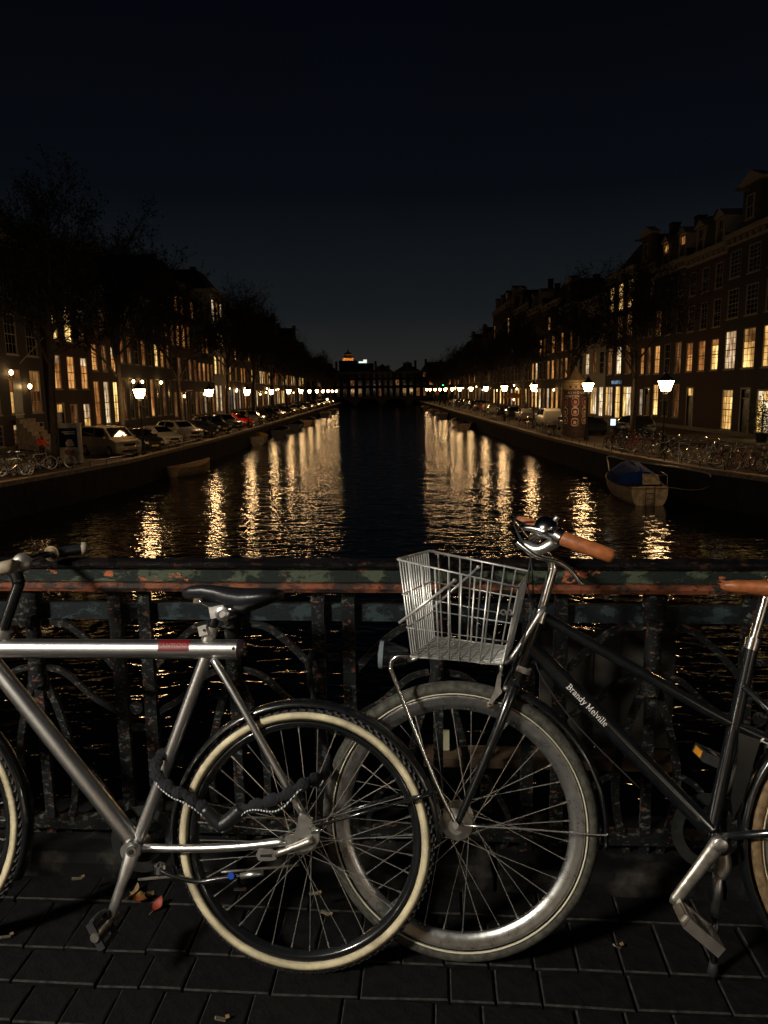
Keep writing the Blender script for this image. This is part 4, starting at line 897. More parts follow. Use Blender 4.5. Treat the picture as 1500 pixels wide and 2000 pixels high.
MB().tube(bez([(5.3,.45,1.15),(5.5,.5,1.7),(5.4,.5,2.05),(3.,.0,2.02),(-1.5,-1.6,1.98),(-2.2,-1.85,1.8)],5), .035, 6).build('lowered_mast', M['alu'], sb, True)
MB().tube(bez([(.2,-.9,1.05),(-.3,-2.2,1.0),(-.5,-3.4,1.75)],6), .012, 5).build('mooring_rope', M['coping'], sb)

# ================================================================== BRIDGE RAILING
def peel(name, base, flake, under, sc1=9., t1=(.50,.56), rough=.6):
    """old paint in layers: base coat, newer flakes, bare primer"""
    m = mat(name, base, rough); nt = m.node_tree; b = nt.nodes['Principled BSDF']; L = nt.links
    tc = nt.nodes.new('ShaderNodeTexCoord'); mp = nt.nodes.new('ShaderNodeMapping'); mp.inputs['Scale'].default_value = (1,1,1.6); L.new(tc.outputs['Object'], mp.inputs[0])
    def nz(s, det, off):
        n = nt.nodes.new('ShaderNodeTexNoise'); n.inputs['Scale'].default_value = s; n.inputs['Detail'].default_value = det; n.inputs['Roughness'].default_value = .65
        m2 = nt.nodes.new('ShaderNodeMapping'); m2.inputs['Location'].default_value = (off,off*.7,off*1.3); L.new(mp.outputs[0], m2.inputs[0]); L.new(m2.outputs[0], n.inputs['Vector']); return n
    def ramp(n, t):
        r = nt.nodes.new('ShaderNodeMapRange'); r.inputs['From Min'].default_value = t[0]; r.inputs['From Max'].default_value = t[1]; L.new(n.outputs['Fac'], r.inputs[0]); return r
    def mix(f, a, c2):
        x = nt.nodes.new('ShaderNodeMix'); x.data_type = 'RGBA'; L.new(f.outputs[0], x.inputs[0])
        if isinstance(a, tuple): x.inputs[6].default_value = (*a,1)
        else: L.new(a.outputs[2], x.inputs[6])
        x.inputs[7].default_value = (*c2,1); return x
    n1 = nz(sc1, 6, 0); f1 = ramp(n1, t1); n2 = nz(sc1*1.3, 5, 7.3); f2 = ramp(n2, (.60,.63)); n3 = nz(sc1*8, 4, 3.1); f3 = ramp(n3, (.58,.66))
    x = mix(f1, base, flake); x = mix(f2, x, under); x = mix(f3, x, tuple(c*.35 for c in base))
    L.new(x.outputs[2], b.inputs['Base Color'])
    bu = nt.nodes.new('ShaderNodeBump'); bu.inputs['Strength'].default_value = .6; bu.inputs['Distance'].default_value = .004
    ad = nt.nodes.new('ShaderNodeMath'); ad.operation = 'ADD'; L.new(f1.outputs[0], ad.inputs[0]); L.new(n3.outputs['Fac'], ad.inputs[1]); L.new(ad.outputs[0], bu.inputs['Height']); L.new(bu.outputs[0], b.inputs['Normal'])
    return m
m_face = peel('rail_green', (.010,.015,.013), (.060,.075,.048), (.40,.11,.045), 9.)
m_lip = peel('rail_orange', (.022,.014,.011), (.17,.052,.024), (.012,.016,.014), 9., (.44,.56))
m_dark = peel_d = peel('rail_cap', (.0045,.0045,.005), (.010,.0075,.007), (.045,.018,.012), 14., rough=.4)
m_blue = peel('rail_blue', (.006,.010,.012), (.026,.042,.046), (.012,.014,.013), 18.)
m_post = peel('post_paint', (.0035,.0048,.0056), (.085,.098,.085), (.15,.055,.028), 42., (.555,.62))
for m_ in (m_face,m_lip,m_dark,m_blue,m_post): m_.node_tree.nodes['Principled BSDF'].inputs['Specular IOR Level'].default_value = .22
ra = thing('bridge_railing', 'old iron bridge railing with peeling green and orange paint', 'railing', (0,0,0), (0,0,BR))
ra.rotation_euler = (0,0,BR)
rx = lambda px, py=1250: BF(px, py, RW).x
rz = lambda py, px=750: BF(px, py, RW).z
X0, X1 = -9., 9.
zt, zf, zl, zl2 = rz(1092), rz(1104), rz(1134), rz(1151)
MB().loft([[(x,RW-.034,zf-.002),(x,RW-.038,zf+.006),(x,RW-.026,zt-.006),(x,RW+.012,zt),(x,RW+.030,zt-.006),(x,RW+.038,zf),(x,RW+.03,zf-.004)] for x in (X0,X1)]).build('cap_rail', m_dark, ra)
MB().bx(X0,X1,RW-.022,RW+.03,zl,zf-.004).build('top_rail', m_face, ra)
MB().loft([[(x,RW-.040,zl2),(x,RW-.044,zl2+.012),(x,RW-.034,zl-.003),(x,RW+.04,zl-.003),(x,RW+.045,zl2)] for x in (X0,X1)]).build('lower_lip', m_lip, ra)
za, zb = rz(1183), rz(1216)
MB().bx(X0,X1,RW+.012,RW+.042,zb,za).build('middle_rail', m_blue, ra)
posts = [rx(-118),rx(271),rx(659),rx(1063),rx(1478)]
bay = (posts[3]-posts[0])/3
posts = [posts[0]+bay*i for i in range(-1,6)]
def flatbar(pts, w, th, seg=8):          # a forged flat bar following a path in the railing plane
    P = bez(pts, seg); rows = []
    for i,p in enumerate(P):
        t_ = (P[min(i+1,len(P)-1)]-P[max(i-1,0)]).normalized(); n_ = Vector((-t_.z,0,t_.x))*w/2; y_ = Vector((0,th/2,0))
        rows.append([p+n_-y_, p-n_-y_, p-n_+y_, p+n_+y_])
    return MB().loft(rows)
Y0 = RW+.004
for p in posts:
    for dx in (-.046,.046):
        MB().bx(p+dx-.019,p+dx+.019,RW-.012,RW+.010,.0,zl2).build('post', m_post, ra)
    for z in (.10,.42,.66): MB().bx(p-.026,p+.026,RW-.004,RW+.008,z,z+.02).build('post_tie', m_post, ra)
    MB().lathe([(0,-.02),(.018,-.012),(.022,0)], 10, (p,RW-.012,.5), (0,-1,0)).build('rosette', m_post, ra)
for p in posts[:-1]:
    c = p + bay/2
    MB().lathe([(.030,0),(.030,.02),(.024,.06),(.026,.12),(.021,.2),(.03,.22),(.036,.25),(.036,.30),(.02,.31)], 10, (c,RW-.004,rz(1345))).build('baluster', m_post, ra, True)
    MB().lathe([(0,-.03),(.022,-.022),(.026,0),(.03,.01)], 10, (c,RW-.036,rz(1205)), None).build('boss', m_post, ra)
    for s in (-1,1):
        e = c + s*(bay/2-.066)
        flatbar([(c+s*.028,Y0,rz(1220)),(c+s*.11,Y0,rz(1228)),(c+s*.20,Y0,rz(1275)),(c+s*.27,Y0,rz(1330)),(e,Y0,rz(1356))], .020, .012).build('scroll_bar', m_post, ra)
        flatbar([(c+s*.028,Y0,rz(1312)),(c+s*.09,Y0,rz(1325)),(c+s*.17,Y0,rz(1370)),(c+s*.25,Y0,rz(1400)),(e,Y0,rz(1408))], .018, .012).build('scroll_bar', m_post, ra)
        flatbar([(c+s*.020,Y0,rz(1338)),(c+s*.055,Y0,rz(1400)),(c+s*.088,Y0,rz(1490)),(c+s*.085,Y0,rz(1570)),(c+s*.05,Y0,rz(1650)),(c+s*.03,Y0,rz(1700))], .022, .014).build('lyre_bar', m_post, ra)
        flatbar([(c+s*.088,Y0,rz(1500)),(c+s*.16,Y0,rz(1530)),(c+s*.22,Y0,rz(1600)),(c+s*.19,Y0,rz(1660)),(c+s*.14,Y0,rz(1640))], .016, .011).build('scroll_bar', m_post, ra)
    MB().bx(c-.015,c+.015,RW-.008,RW+.008,.0,rz(1345)).build('centre_bar', m_post, ra)
MB().bx(X0,X1,RW-.02,RW+.03,.085,.115).build('bottom_rail', m_post, ra)
# board fixed outside the railing behind the black bicycle
bd = thing('outer_board', 'dark board with wooden ledge fixed outside the railing behind the black bicycle', 'board', (0,0,0), (0,0,BR))
a = BF(1055,1232,2.36); c = BF(1312,1462,2.36)
brd = mat('board_brown', (.032,.028,.022), .8, 0, .4, 9, .3)
n_pl = 5
for i in range(n_pl): MB().bx(a.x+(c.x-a.x)*i/n_pl+.003,a.x+(c.x-a.x)*(i+1)/n_pl-.003,2.36,2.38,c.z,a.z).build('plank', brd, bd)
l0 = BF(828,1478,2.34); MB().bx(l0.x,c.x,2.30,2.40,l0.z-.015,l0.z+.015).build('ledge', mat('ledge_wood', (.075,.045,.025), .7, 0, .4, 14, .3, stretch=(.3,1,1)), bd)
for px in (850,950,1010): q = BF(px,1478,2.37); MB().bx(q.x-.018,q.x+.018,2.35,2.385,.0,q.z-.016).build('prop', m_post, bd)
q = BF(867,1440,2.37); MB().bx(q.x-.018,q.x+.018,2.345,2.355,q.z-.035,q.z+.035).build('small_sign', mat('small_sign', (.30,.28,.18), .6), bd)

# ================================================================== FOREGROUND BICYCLES
LEAN = R_(12)
SF = Frame(at_z(600,1897,0), R_(-5), LEAN)      # silver bicycle
KF = Frame(at_z(880,1876,0), R_(-9), LEAN)      # black bicycle with basket
M['cream'] = mat('cream_sidewall', (.50,.435,.28), .7, 0, .34, 14, .15)
M['silver'] = mat('silver_frame', (.78,.77,.75), .30, 1., .02, 25, rvar=.015)
M['spoke'] = mat('spoke_steel', (.75,.74,.70), .25, .9)
M['leather'] = mat('brown_leather', (.33,.105,.035), .42, 0, .3, 40, .2)
M['seat'] = mat('black_vinyl', (.010,.010,.012), .38, 0, .2, 60, .15)
M['grime'] = mat('grimy_alloy', (.30,.28,.25), .4, .85, .4, 25, .2)
M['tread'] = mat('worn_tyre', (.042,.040,.031), .8, 0, .6, 60, .4)
nt = M['tread'].node_tree; b = nt.nodes['Principled BSDF']    # diamond tread
tc = nt.nodes.new('ShaderNodeTexCoord'); vo = nt.nodes.new('ShaderNodeTexVoronoi'); vo.inputs['Scale'].default_value = 230; vo.feature = 'DISTANCE_TO_EDGE'
bu = nt.nodes.new('ShaderNodeBump'); bu.inputs['Strength'].default_value = .5; bu.inputs['Distance'].default_value = .002
nt.links.new(tc.outputs['Object'], vo.inputs['Vector']); nt.links.new(vo.outputs['Distance'], bu.inputs['Height']); nt.links.new(bu.outputs[0], b.inputs['Normal'])

def wheel(par, name, c, R, sw, rim, n_sp, tyre_m, side_m, rim_m, hub_r, hub_m, hw=.020, tread=True):
    """R outer radius; sw sidewall stripe (r0,r1); rim (r0,r1)"""
    w = place(name, None, par)
    cc = (c.x, c.z); rm0, rm1 = rim
    prof = [(R-.002,-.006),(R,0),(R-.002,.006),(R-.009,hw*.85),(R-.02,hw),(rm1+.004,hw*.75),(rm1+.004,-hw*.75),(R-.02,-hw),(R-.009,-hw*.85)]
    MB().ring(cc, prof, 96).build('tyre', tyre_m, w, 'all')
    if tread:
        kn = MB(); 
        for k in range(90):
            a_ = 2*PI*k/90
            for s in (-1,1):
                for da,ww in ((0,.006),(.5,.012)):
                    q = a_+da*2*PI/90; rr = R-.0015 if ww < .01 else R-.006
                    kn.rbox((cc[0]+rr*math.cos(q), s*ww, cc[1]+rr*math.sin(q)), (.006,.007,.013), Matrix.Rotation(-q,3,'Y') @ Matrix.Rotation(s*.5,3,'X'))
        tag(kn.build('tread_blocks', tyre_m, w), kind='stuff')
    for s in (-1,1):
        r0, r1 = sw; MB().ring(cc, [(r0,s*(hw*.78+.0012)),((r0+r1)/2,s*(hw+.0018)),(r1,s*(hw*.93+.0012)),((r0+r1)/2,s*(hw*.5))], 96).build('sidewall', side_m, w, 'all')
    d = hw*.62
    MB().ring(cc, [(rm1,-d),(rm1-.004,-d-.002),(rm1-.010,-d),((rm0+rm1)/2,-d*.95),(rm0+.003,-d*.5),(rm0,0),(rm0+.003,d*.5),((rm0+rm1)/2,d*.95),(rm1-.010,d),(rm1-.004,d+.002),(rm1,d)], 96).build('rim', rim_m, w, 'all')
    h = MB(); h.lathe([(hub_r*.5,-.05),(hub_r*.5,-.036),(hub_r,-.034),(hub_r,-.029),(hub_r*.55,-.025),(hub_r*.55,.025),(hub_r,.029),(hub_r,.034),(hub_r*.5,.036),(hub_r*.5,.05)], 24, (c.x,0,c.z), (0,1,0)); h.build('hub', hub_m, w, True)
    rnd_ = random.Random(n_sp)
    for k in range(n_sp):
        s = -1 if k % 2 else 1; a_ = 2*PI*k/n_sp+.06; off = (.62 if (k//2) % 2 else -.62)
        p0 = (c.x+hub_r*.9*math.cos(a_+off*1.6), s*.031, c.z+hub_r*.9*math.sin(a_+off*1.6)); p1 = (c.x+(rm0+.002)*math.cos(a_), s*.004, c.z+(rm0+.002)*math.sin(a_))
        sp = MB(); sp.tube([p0,p1], .0013, 5); q = Vector(p1).lerp(Vector(p0), .045); sp.tube([q,p1], .0024, 5); sp.build('spoke', M['spoke'], w)
    return w
def arc_guard(par, c, R, a0, a1, m_, name='mudguard', hw=.027):
    return MB().ring((c.x,c.z), [(R-.006,-hw),(R+.004,-hw*.6),(R+.008,0),(R+.004,hw*.6),(R-.006,hw),(R-.008,hw-.002),(R+.002,hw*.55),(R+.006,0),(R+.002,-hw*.55),(R-.008,-hw+.002)], 48, a0, a1).build(name, m_, par, 'all')
def T(par, name, pts, r, m_, n=12, smooth='all', seg=0, **k):
    pts = bez(pts, seg) if seg else pts
    if seg and isinstance(r, (list,tuple)): r = [r[0]+(r[1]-r[0])*i/(len(pts)-1) for i in range(len(pts))]
    return MB().tube(pts, r, n, **k).build(name, m_, par, smooth)
def saddle(par, pts, halfw, thick, m_, name='saddle'):
    rows = []
    for p,hw,th in zip(pts, halfw, thick):
        rows.append([(p.x,p.y+hw*math.cos(q),p.z+(th*.55*math.sin(q) if math.sin(q) > 0 else th*1.0*math.sin(q))) for q in [2*PI*k/14 for k in range(14)]])
    return MB().loft(rows).build(name, m_, par, 'all')

def pedal(par, c, m_, refl, rot, sz=1.):
    p = place('pedal', None, par); Rm = Matrix.Rotation(rot,3,'Y') @ Matrix.Scale(sz,3)
    for dy in (-.046,.046): MB().rbox(c+Rm@Vector((0,dy,0)), (.094,.010,.026), Rm).build('pedal_plate', m_, p)
    for dx in (-.042,.042): MB().rbox(c+Rm@Vector((dx,0,0)), (.010,.082,.026), Rm).build('pedal_plate', m_, p)
    MB().tube([c+Vector((0,.075,0)),c-Vector((0,.042,0))], .011, 10).build('pedal_spindle', M['grime'], p, True)
    for dx in (-.018,.018): MB().rbox(c+Rm@Vector((dx,0,0)), (.006,.08,.018), Rm).build('pedal_rib', m_, p)
    for dx in (-.049,.049): MB().rbox(c+Rm@Vector((dx,0,0)), (.004,.055,.018), Rm).build('pedal_reflector', refl, p)
# ---- silver bicycle
s = thing('silver_bicycle', 'silver bicycle with cream sidewall tyres and thick straight top tube in front', 'bicycle', SF.o, SF.e)
S = SF
wc = Vector((-.010,0,.336))
wheel(s, 'rear_wheel', wc, .336, (.3045,.3265), (.281,.302), 36, M['rubber'], M['cream'], M['blackp'], .030, M['alu'], .019)
fw = S(-182,1612); fw.z = .336
wheel(s, 'front_wheel', fw, .336, (.3045,.3265), (.281,.302), 36, M['rubber'], M['cream'], M['blackp'], .028, M['alu'], .019)
arc_guard(s, wc, .350, R_(2), R_(196), M['blackp']); arc_guard(s, fw, .350, R_(-22), R_(150), M['blackp'])
T(s, 'top_tube', [S(-45,1266),S(466,1268)], .0258, M['silver'], 24, True)
e0, e1 = S(466,1268), S(479,1268)
tlc = MB(); tlc.tube([e0,e0.lerp(e1,.6),e1], [.0262,.0262,.021], 24); tlc.build('tail_light', mat('tail_lens', (.02,.012,.014), .2), s, True)
MB().lathe([(0,.0),(.0045,.0),(.0045,-.003),(0,-.003)], 10, S(456,1267,-.0258), (0,-1,0)).build('screw', M['iron'], s)
# badge: a red sleeve over the upper front of the tube
bp0, bp1 = S(315,1267), S(375,1267); bm_ = MB(); rows = []
for f in (0,.5,1):
    p = bp0.lerp(bp1, f); rows.append([(p.x, p.y-.0262*math.cos(R_(q)), p.z+.0262*math.sin(R_(q))) for q in range(-8,75,8)])
bm_.loft(rows, caps=False, closed=False); bg = bm_.build('badge', mat('badge_red', (.12,.005,.009), .45), s, 'all')
tm = text_mesh('VANMOOF', .0165, mat('badge_letters', (.42,.10,.07), .5), .0001, 1.15)
for v in tm.vertices:
    q = R_(28)+v.co.y/.0262; r_ = .0265+v.co.z; v.co = (v.co.x, -r_*math.cos(q), r_*math.sin(q))
place('badge_lettering', tm, bg, bp0.lerp(bp1,.5))
T(s, 'down_tube', [S(-40,1262),S(262,1643)], .0232, M['silver'], 24, True)
T(s, 'seat_tube', [S(268,1648),S(402,1284)], .0165, M['silver'], 20, True)
T(s, 'head_tube', [S(6,1238),S(-42,1345)], .0215, M['silver'], 20, True)
T(s, 'headset', [S(10,1229),S(5,1243)], .023, M['grime'], 20, True)
for w_, nm in ((-1,'near'),(1,'far')):
    T(s, 'seat_stay', [S(416,1286,w_*.016),S(470,1376,w_*.034),S(598,1602,w_*.062)], .0098, M['silver'], 14, seg=5)
    T(s, 'chain_stay', [S(282,1656,w_*.024),S(380,1657,w_*.042),S(470,1653,w_*.056),S(562,1643,w_*.064)], .0108, M['silver'], 14, seg=4)
    T(s, 'fork_blade', [S(-48,1358,w_*.03),S(-80,1420,w_*.05),S(-178,1606,w_*.052)], [.014,.009], M['silver'], 12, seg=4)
    plt = [(558,1631),(574,1629),(582,1610),(584,1592),(597,1589),(611,1600),(603,1614),(609,1622),(621,1617),(625,1628),(622,1646),(608,1658),(588,1662),(577,1652),(558,1653)]
    MB().slab([S(x_,y_,w_*.066) for x_,y_ in plt], (0,w_*.007,0)).build('dropout', M['alu'], s)
MB().slab([S(x_,y_,-.062) for x_,y_ in [(506,1656),(532,1657),(542,1666),(540,1677),(526,1680),(506,1679),(501,1668)]], (0,-.006,0)).build('tensioner_plate', M['alu'], s)
MB().slab([S(x_,y_,-.069) for x_,y_ in [(508,1669),(530,1668),(531,1674),(508,1674)]], (0,-.001,0)).build('tensioner_slot', M['iron'], s)
T(s, 'reaction_arm', [S(538,1668,-.07),S(575,1655,-.074),S(612,1640,-.076)], [.008,.011], M['grime'], 8, seg=3)
MB().lathe([(0,-.03),(.011,-.028),(.011,0)], 12, S(589,1645,-.073), (0,-1,0)).build('axle_nut', M['iron'], s)
T(s, 'axle_bolt', [S(608,1625,-.075),S(632,1619,-.078)], .004, M['chrome'], 8)
MB().lathe([(.024,-.04),(.026,-.036),(.026,.036),(.024,.04)], 20, S(265,1652), (0,1,0)).build('bottom_bracket', M['silver'], s, True)
MB().ring((S(265,1652).x,S(265,1652).z), [(.088,.045),(.088,.049),(.062,.049),(.062,.045)], 40).build('chainring', M['iron'], s)
T(s, 'chain', [S(262,1588,.052),S(585,1600,.056)], .004, M['grime'], 5); T(s, 'chain', [S(270,1718,.052),S(585,1690,.056)], .004, M['grime'], 5)
ca, cb_ = S(260,1660,-.078), S(216,1792,-.092)
T(s, 'crank_arm', [ca+(ca-cb_)*.10, ca, ca.lerp(cb_,.5), cb_, cb_+(cb_-ca)*.08], [.012,.0205,.0135,.0125,.008], M['alu'], 12, flat=.55)
MB().lathe([(0,.0),(.013,.0),(.014,-.003),(.009,-.004),(.008,-.001)], 16, ca+Vector((0,-.0125,0)), (0,-1,0)).build('crank_bolt', M['grime'], s)
MB().lathe([(.0062,0),(.0062,.004),(0,.004)], 12, ca+Vector((0,-.012,0)), (0,-1,0)).build('crank_bolt_hole', M['iron'], s)
pd = S(196,1822,-.15)
pedal(s, S(200,1815,-.14), M['rubber'], M['rubber'], R_(60), .72)
T(s, 'kickstand', [S(300,1690,-.05),S(330,1708,-.06),S(385,1722,-.062),S(430,1716,-.062),S(512,1706,-.06)], .0058, M['blackp'], 10, seg=4)
T(s, 'kickstand_foot', [S(470,1711,-.062),S(514,1705,-.06)], .0075, M['alu'], 8)
MB().lathe([(0,.0),(.0085,.0),(.0085,-.003),(0,-.004)], 14, S(451,1711,-.072), (0,-1,0)).build('blue_cap', mat('blue_cap', (.01,.06,.38), .4), s)
MB().lathe([(0,-.02),(.014,-.01),(.014,.01),(0,.02)], 10, S(312,1697,-.05)).build('stand_bolt', M['chrome'], s)
for pa_,pb_ in ((S(616,1614,-.06),S(838,1551,-.028)),(S(612,1606,.06),S(800,1545,.028))): T(s, 'mudguard_stay', [pa_,pb_], .0042, M['blackp'], 8)
T(s, 'mudguard_stay', [S(800,1562,-.031),S(846,1549,-.03)], .007, M['blackp'], 8)
# seat post, clamp and saddle
T(s, 'seat_collar', [S(406,1252),S(414,1224)], .0185, M['alu'], 18, True)
MB().rbox(S(398,1231,-.016), (.022,.022,.026), Matrix.Rotation(R_(-15),3,'Y')).build('collar_clamp', M['alu'], s)
MB().lathe([(0,0),(.004,0),(.004,.002),(0,.002)], 8, S(399,1231,-.0275), (0,-1,0)).build('collar_bolt', M['iron'], s)
T(s, 'seat_post', [S(412,1230),S(424,1200)], .0125, M['blackp'], 16, True)
MB().rbox(S(427,1194,-.012), (.040,.03,.030), Matrix.Rotation(R_(-12),3,'Y')).build('seat_clamp', M['alu'], s)
MB().lathe([(0,0),(.018,0),(.018,.012),(.010,.016),(.010,.012)], 16, S(436,1198,-.026), (0,-1,0)).build('clamp_disc', M['alu'], s, True)
for w_ in (-.022,.022): T(s, 'saddle_rail', [S(388,1172,w_),S(412,1186,w_),S(455,1190,w_*1.2),S(500,1176,w_*2)], .0036, M['chrome'], 8, seg=4)
pts_ = [S(x_,y_,0) for x_,y_ in [(357,1157),(362,1156),(376,1153),(400,1152),(425,1156),(450,1163),(478,1166),(505,1163),(528,1160),(545,1160),(549,1162)]]
saddle(s, pts_, [.006,.016,.022,.026,.033,.046,.062,.074,.078,.066,.03], [.010,.018,.024,.027,.031,.040,.043,.036,.027,.018,.009], M['seat'])
MB().rbox(S(388,1173,-.01), (.022,.02,.012), Matrix.Identity(3)).build('rail_nut', M['chrome'], s)
# steering
T(s, 'stem', [S(4,1236),S(38,1138)], .0150, M['blackp'], 16, True)
T(s, 'stem', [S(38,1140),S(32,1122),S(20,1112)], .018, M['blackp'], 14, seg=3)
bc = S(44,1099,-.02)
MB().lathe([(.0,-.024),(.020,-.022),(.024,-.006),(.024,.012),(.014,.02)], 18, bc, (.35,-.9,.2)).build('bar_clamp', M['grime'], s, True)
T(s, 'handlebar', [S(-30,1118,-.27),S(10,1106,-.12),S(44,1098,0),S(80,1086,.13),S(104,1081,.20)], .011, M['blackp'], 12, seg=5)
gp = [S(100,1082,.19),S(104,1081,.20),S(130,1076,.225),S(160,1071,.245),S(168,1070,.25)]
T(s, 'grip', gp, [.021,.0165,.015,.0165,.013], M['seat'], 12)
T(s, 'grip_end', [gp[3].lerp(gp[4],.0),gp[4]+Vector((.004,0,0))], .0185, mat('grip_grey', (.22,.18,.13), .6), 12)
T(s, 'grip_ring', [gp[0],gp[1]], .023, mat('grip_tan', (.30,.22,.13), .6), 12)
T(s, 'grip', [S(-30,1118,-.27),S(24,1106,-.30)], .0165, mat('grip_beige', (.26,.21,.14), .6), 12)
# fabric chain lock
lk = thing('chain_lock', 'black fabric sleeved chain lock looped through the silver bicycle wheel', 'lock', SF.o, SF.e)
slv = mat('sleeve_fabric', (.0045,.0050,.0085), .85, 0, .4, 160, .8, stretch=(1,1,.2)); stm = dashes('sleeve_stitch', (.02,.02,.03), (.60,.60,.60), 42, 'X')
def crumple(P):
    Q = bez(P, 8); rj = random.Random(len(P))
    for i,q in enumerate(Q): Q[i] = q + Vector((rj.gauss(0,.0012),rj.gauss(0,.0012),rj.gauss(0,.0016)))
    MB().tube(Q, [.0145+.0028*math.sin(i*1.1)+rj.gauss(0,.0009) for i in range(len(Q))], 14, flat=.62).build('sleeve', slv, lk, 'all')
pA = [S(352,1480,.035),S(330,1466,.02),S(308,1482,-.03),S(306,1512,-.062),S(334,1540,-.075),S(368,1556,-.075),S(398,1578,-.07),S(408,1590,-.066)]
crumple(pA)
pB = [S(468,1584,-.066),S(505,1572,-.082),S(550,1556,-.088),S(590,1535,-.075),S(622,1518,-.02),S(640,1490,.08),S(626,1420,.17),S(610,1350,.25),S(604,1300,.27),S(612,1278,.30),S(632,1300,.36)]
crumple(pB)
T(lk, 'lock_head', [S(398,1578,-.07),S(418,1600,-.068),S(433,1612,-.068)], [.016,.018], M['seat'], 12, seg=3); T(lk, 'lock_head', [S(430,1614,-.068),S(452,1598,-.068),S(472,1578,-.068)], [.0195,.0175], M['seat'], 12, seg=3)
for P,off in ((pA[2:],.017),(pB[:6],.0185)):
    Q = bez(P,5); T(lk, 'stitching', [q+Vector((0,-.010,-off*.9)) if off < .018 else q+Vector((.0,-.010,-off*.85+.012*math.sin(i*.5))) for i,q in enumerate(Q)], .0022, stm, 6)

# ---- black bicycle
k = thing('black_bicycle', 'black step-through bicycle with chrome wire basket and brown grips', 'bicycle', KF.o, KF.e)
K = KF
hc = Vector((.013,0,.362))
M['rim_alloy'] = mat('rim_alloy', (.48,.48,.47), .30, .95, .08, 45, rvar=.06)
wheel(k, 'front_wheel', hc, .362, (.3285,.3325), (.286,.327), 36, M['tread'], mat('reflex_line', (.52,.48,.36), .5), M['rim_alloy'], .041, M['alu'], .021, tread=False)
rc = Vector((K(1459,1600).x+.362,0,.362))
wheel(k, 'rear_wheel', rc, .362, (.3285,.3325), (.286,.327), 36, mat('tan_tyre', (.16,.10,.045), .75, 0, .4, 60, .3), M['cream'], M['rim_alloy'], .04, M['alu'], .021, tread=False)
arc_guard(k, hc, .378, R_(-6), R_(66), M['blackp'], hw=.030); arc_guard(k, rc, .378, R_(0), R_(215), M['blackp'], hw=.030)
for w_ in (-1,1):
    T(k, 'fork_blade', [K(1004,1340,w_*.026),K(990,1378,w_*.045),K(966,1440,w_*.056),K(925,1536,w_*.056),K(892,1612,w_*.054)], [.0165,.0085], M['blackp'], 14, seg=5)
    T(k, 'rack_stay', [K(892,1612,w_*.066),K(850,1525,w_*.070),K(772,1330,w_*.076),K(763,1303,w_*.076),K(770,1286,w_*.076),K(795,1281,w_*.076),K(900,1287,w_*.076),K(985,1295,w_*.076)], .0058, M['chrome'], 12, seg=5)
    T(k, 'mudguard_stay', [K(902,1612,w_*.052),K(1050,1621,w_*.045),K(1172,1631,w_*.033),K(1186,1628,w_*.03)], .0023, M['spoke'], 8, seg=3)
    T(k, 'axle_nut', [K(890,1613,w_*.05),K(890,1613,w_*.078)], .0085, M['grime'], 8, True)
T(k, 'fork_crown', [K(1002,1342,-.034),K(1002,1342,.034)], .019, M['blackp'], 14, True)
T(k, 'rack_support', [K(986,1296,-.01),K(1000,1284,-.025),K(1022,1252,-.028),K(1052,1203,-.028),K(1064,1186,-.018)], .0072, M['alu'], 12, seg=5)
T(k, 'brake_cable', [K(1040,1075,-.05),K(1030,1140,-.04),K(1038,1200,-.03),K(1005,1290,-.04),K(984,1340,-.03)], .0025, M['rubber'], 8, seg=6)
T(k, 'brake_cable', [K(1040,1010,.02),K(1010,1008,0),K(1006,1030,-.03),K(1030,1070,-.06)], .0022, M['rubber'], 8, seg=6)
T(k, 'brake_cable', [K(1045,1020,.05),K(1020,1022,.02),K(1012,1045,-.02),K(1035,1085,-.03),K(1042,1160,-.02)], .0022, M['rubber'], 8, seg=6)
T(k, 'head_tube', [K(1006,1336),K(1050,1212)], .0205, M['blackp'], 20, True)
T(k, 'reflector_band', [K(1018,1311),K(1022,1301)], .0232, mat('band', (.62,.60,.55), .35, .6), 20, True)
T(k, 'headset', [K(1050,1214),K(1058,1192)], [.023,.019], M['chrome'], 18, True)
T(k, 'stem', [K(1057,1196),K(1070,1148),K(1080,1110),K(1074,1092)], .0118, M['chrome'], 16, seg=5)
hbp = [K(1010,1020,.27),K(1022,1030,.18),K(1052,1068,.05),K(1072,1090,0),K(1052,1072,-.07),K(1040,1052,-.15),K(1062,1042,-.215),K(1096,1052,-.245)]
T(k, 'handlebar', hbp, .0112, M['chrome'], 14, seg=6)
g0, g1 = K(1094,1050,-.243), K(1200,1088,-.262)
T(k, 'grip', [g0, g0.lerp(g1,.06), g0.lerp(g1,.5), g0.lerp(g1,.93), g1], [.0150,.0168,.0172,.0172,.0130], M['leather'], 16)
T(k, 'grip', [K(1012,1016,.25),K(1090,1040,.30)], .016, M['leather'], 14)
T(k, 'brake_lever', [K(1010,1058,-.205),K(1030,1074,-.215),K(1052,1088,-.222),K(1090,1097,-.228),K(1118,1116,-.235),K(1132,1134,-.24),K(1136,1142,-.24)], [.0078,.0045], M['chrome'], 12, seg=5)
T(k, 'lever_bracket', [K(1022,1062,-.2),K(1050,1074,-.215),K(1078,1062,-.225),K(1092,1050,-.235)], [.010,.016], M['alu'], 12, seg=4)
T(k, 'lever_clamp', [K(1086,1045,-.238),K(1097,1052,-.243)], .020, M['chrome'], 16, True)
T(k, 'lever_bracket', [K(1022,1030,-.2),K(1050,1034,-.215),K(1080,1046,-.228)], [.006,.010], M['chrome'], 12, seg=4)
MB().lathe([(.030,0),(.030,.006),(.026,.016),(.016,.024),(.0,.027)], 22, K(1066,1032,-.20), (-.35,-.55,.75)).build('bell', M['chrome'], k, True)
